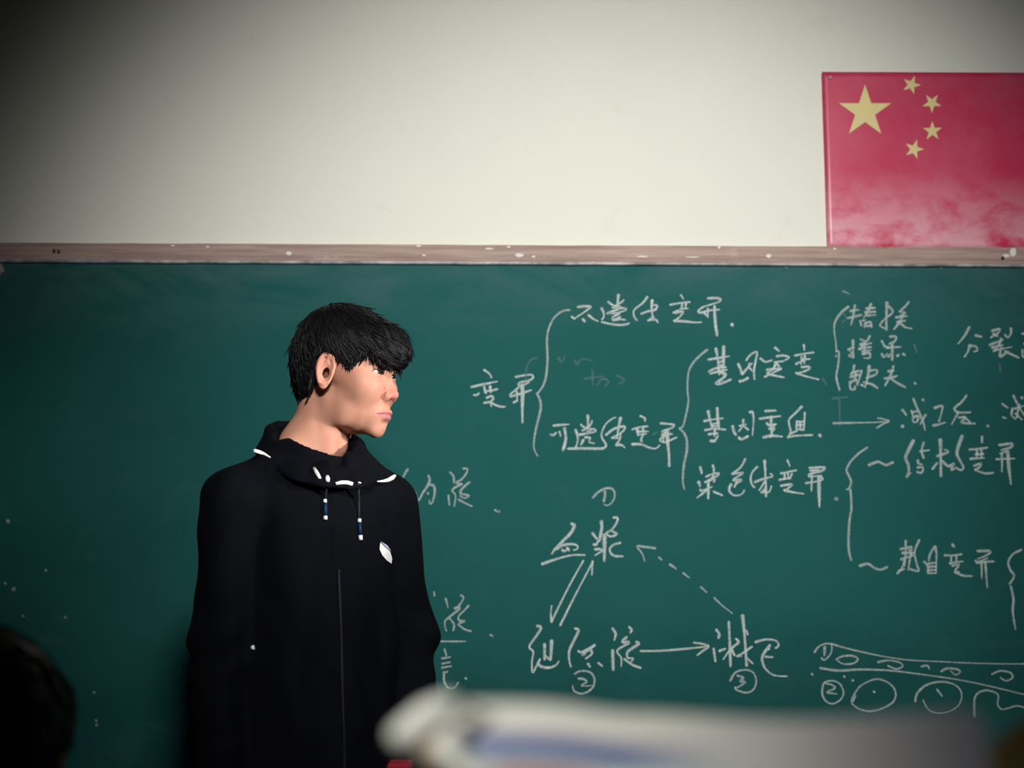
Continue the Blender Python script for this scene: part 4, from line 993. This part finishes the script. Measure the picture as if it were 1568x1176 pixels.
# red box edge at the bottom, on a lectern behind the books
M_red = mat('red_card', (.62,.015,.05), .5, .3)
rp0, rp1 = at_y(594, 1171, -1.27), at_y(626, 1171, -1.27)
lect = empty('lectern', ((rp0.x+rp1.x)/2+.05, -1.22, 0)); tag(lect, 'wooden lectern standing between the boy and the desk', 'lectern')
LX, LY = (rp0.x+rp1.x)/2+.05, -1.22; LZ = rp0.z-.075
under(box_obj('top', (LX, LY, LZ-.015), (.44, .30, .03), M_desk, bevel=.004), lect)
under(box_obj('front_panel', (LX, LY+.11, (LZ-.03)/2), (.40, .02, LZ-.03), M_desk), lect)
for sx in (-1, 1): under(box_obj('side_panel', (LX+sx*.19, LY-.01, (LZ-.03)/2), (.02, .22, LZ-.03), M_desk), lect)
cbx = empty('chalk_box', ((rp0.x+rp1.x)/2, -1.24, LZ)); tag(cbx, 'small red chalk box whose top edge shows below the jacket', 'box')
bm = bmesh.new(); ww = rp1.x-rp0.x
add_box(bm, (0, 0, .036), (ww, .05, .072), .002); bm_obj('box_body', bm, M_red, cbx)
bm = bmesh.new(); add_box(bm, (0, 0, .066), (ww+.003, .053, .018), .002); bm_obj('lid', bm, M_red, cbx)

# dark seated classmate at the lower left, seen from behind
M_coat = mat('classmate_coat', (.0015,.0015,.002), .9, .05)
pc = at_y(-30, 1075, -2.05)
mateb = Vector((pc.x-.005, -2.05, 0)); classmate = empty('person', mateb, math.radians(180))
tag(classmate, 'blurred dark-haired classmate seated at the lower left, seen from behind', 'person')
topz = at_y(40, 962, -2.05).z
HS = Matrix(((0, -.001, 0, 0), (-.001*1, 0, 0, -.0), (0, 0, .001, 0), (0,0,0,1)))
HS = Matrix.Translation((0, 0, topz-.136)) @ Matrix.Rotation(-PI/2, 4, 'Z') @ Matrix.Diagonal((.001, .001, .001, 1))
hb = make_head(4.0, classmate, HS, want_face=False)
make_hair(4.0, classmate, HS, 900, seedv=9, lr=2.4)
hz0 = topz-.136
def coat_sdf(P):
    X, Y, Z = P; M_ = (np.abs(X), Y, Z); n = hz0-.18
    d = E(P, (0, .05, n-.25), (.17, .12, .30)); d = SU(d, CAP(M_, (.02, .06, n+.02), (.165, .05, n-.07), .055, .06), .05)
    d = SU(d, CAP(M_, (.18, .05, n-.08), (.21, .0, n-.30), .058, .048), .03); d = SU(d, CAP(M_, (.21, .0, n-.30), (.14, -.20, n-.33), .048, .04), .03)
    d = SU(d, E(P, (0, .05, .50), (.165, .13, .10)), .05)
    d = SU(d, CAP(P, (0, .055, n-.02), (0, .05, n+.10), .085, .080), .03)
    d = SI(d+wob(P, 40, .004, .5), .425-Z, .02); return d
V, Fq = nets(coat_sdf, (-.30, -.26, .38), (.30, .22, hz0-.04), .010); np_mesh('coat', V, Fq, M_coat, classmate)
def leg_sdf(P):
    X, Y, Z = P; M_ = (np.abs(X), Y, Z)
    d = SU(CAP(M_, (.09, .05, .49), (.10, -.36, .48), .078, .06), CAP(M_, (.10, -.36, .48), (.10, -.34, .07), .058, .045), .03)
    d = SU(d, CAP(M_, (.10, -.34, .045), (.10, -.47, .035), .04, .034), .02); return SI(d, .002-Z, .005)
V, Fq = nets(leg_sdf, (-.2, -.52, -.01), (.2, .16, .60), .011); np_mesh('trousers', V, Fq, M_trous, classmate)
stool = empty('stool', (mateb.x, mateb.y-.05, 0)); tag(stool, 'plain wooden stool under the seated classmate', 'stool')
box_obj('seat', (0, 0, .385), (.34, .26, .028), M_desk, stool, .004)
for sx in (-1, 1):
    for sy in (-1, 1): box_obj('leg', (sx*.14, sy*.10, .1855), (.03, .03, .371), M_desk, stool)
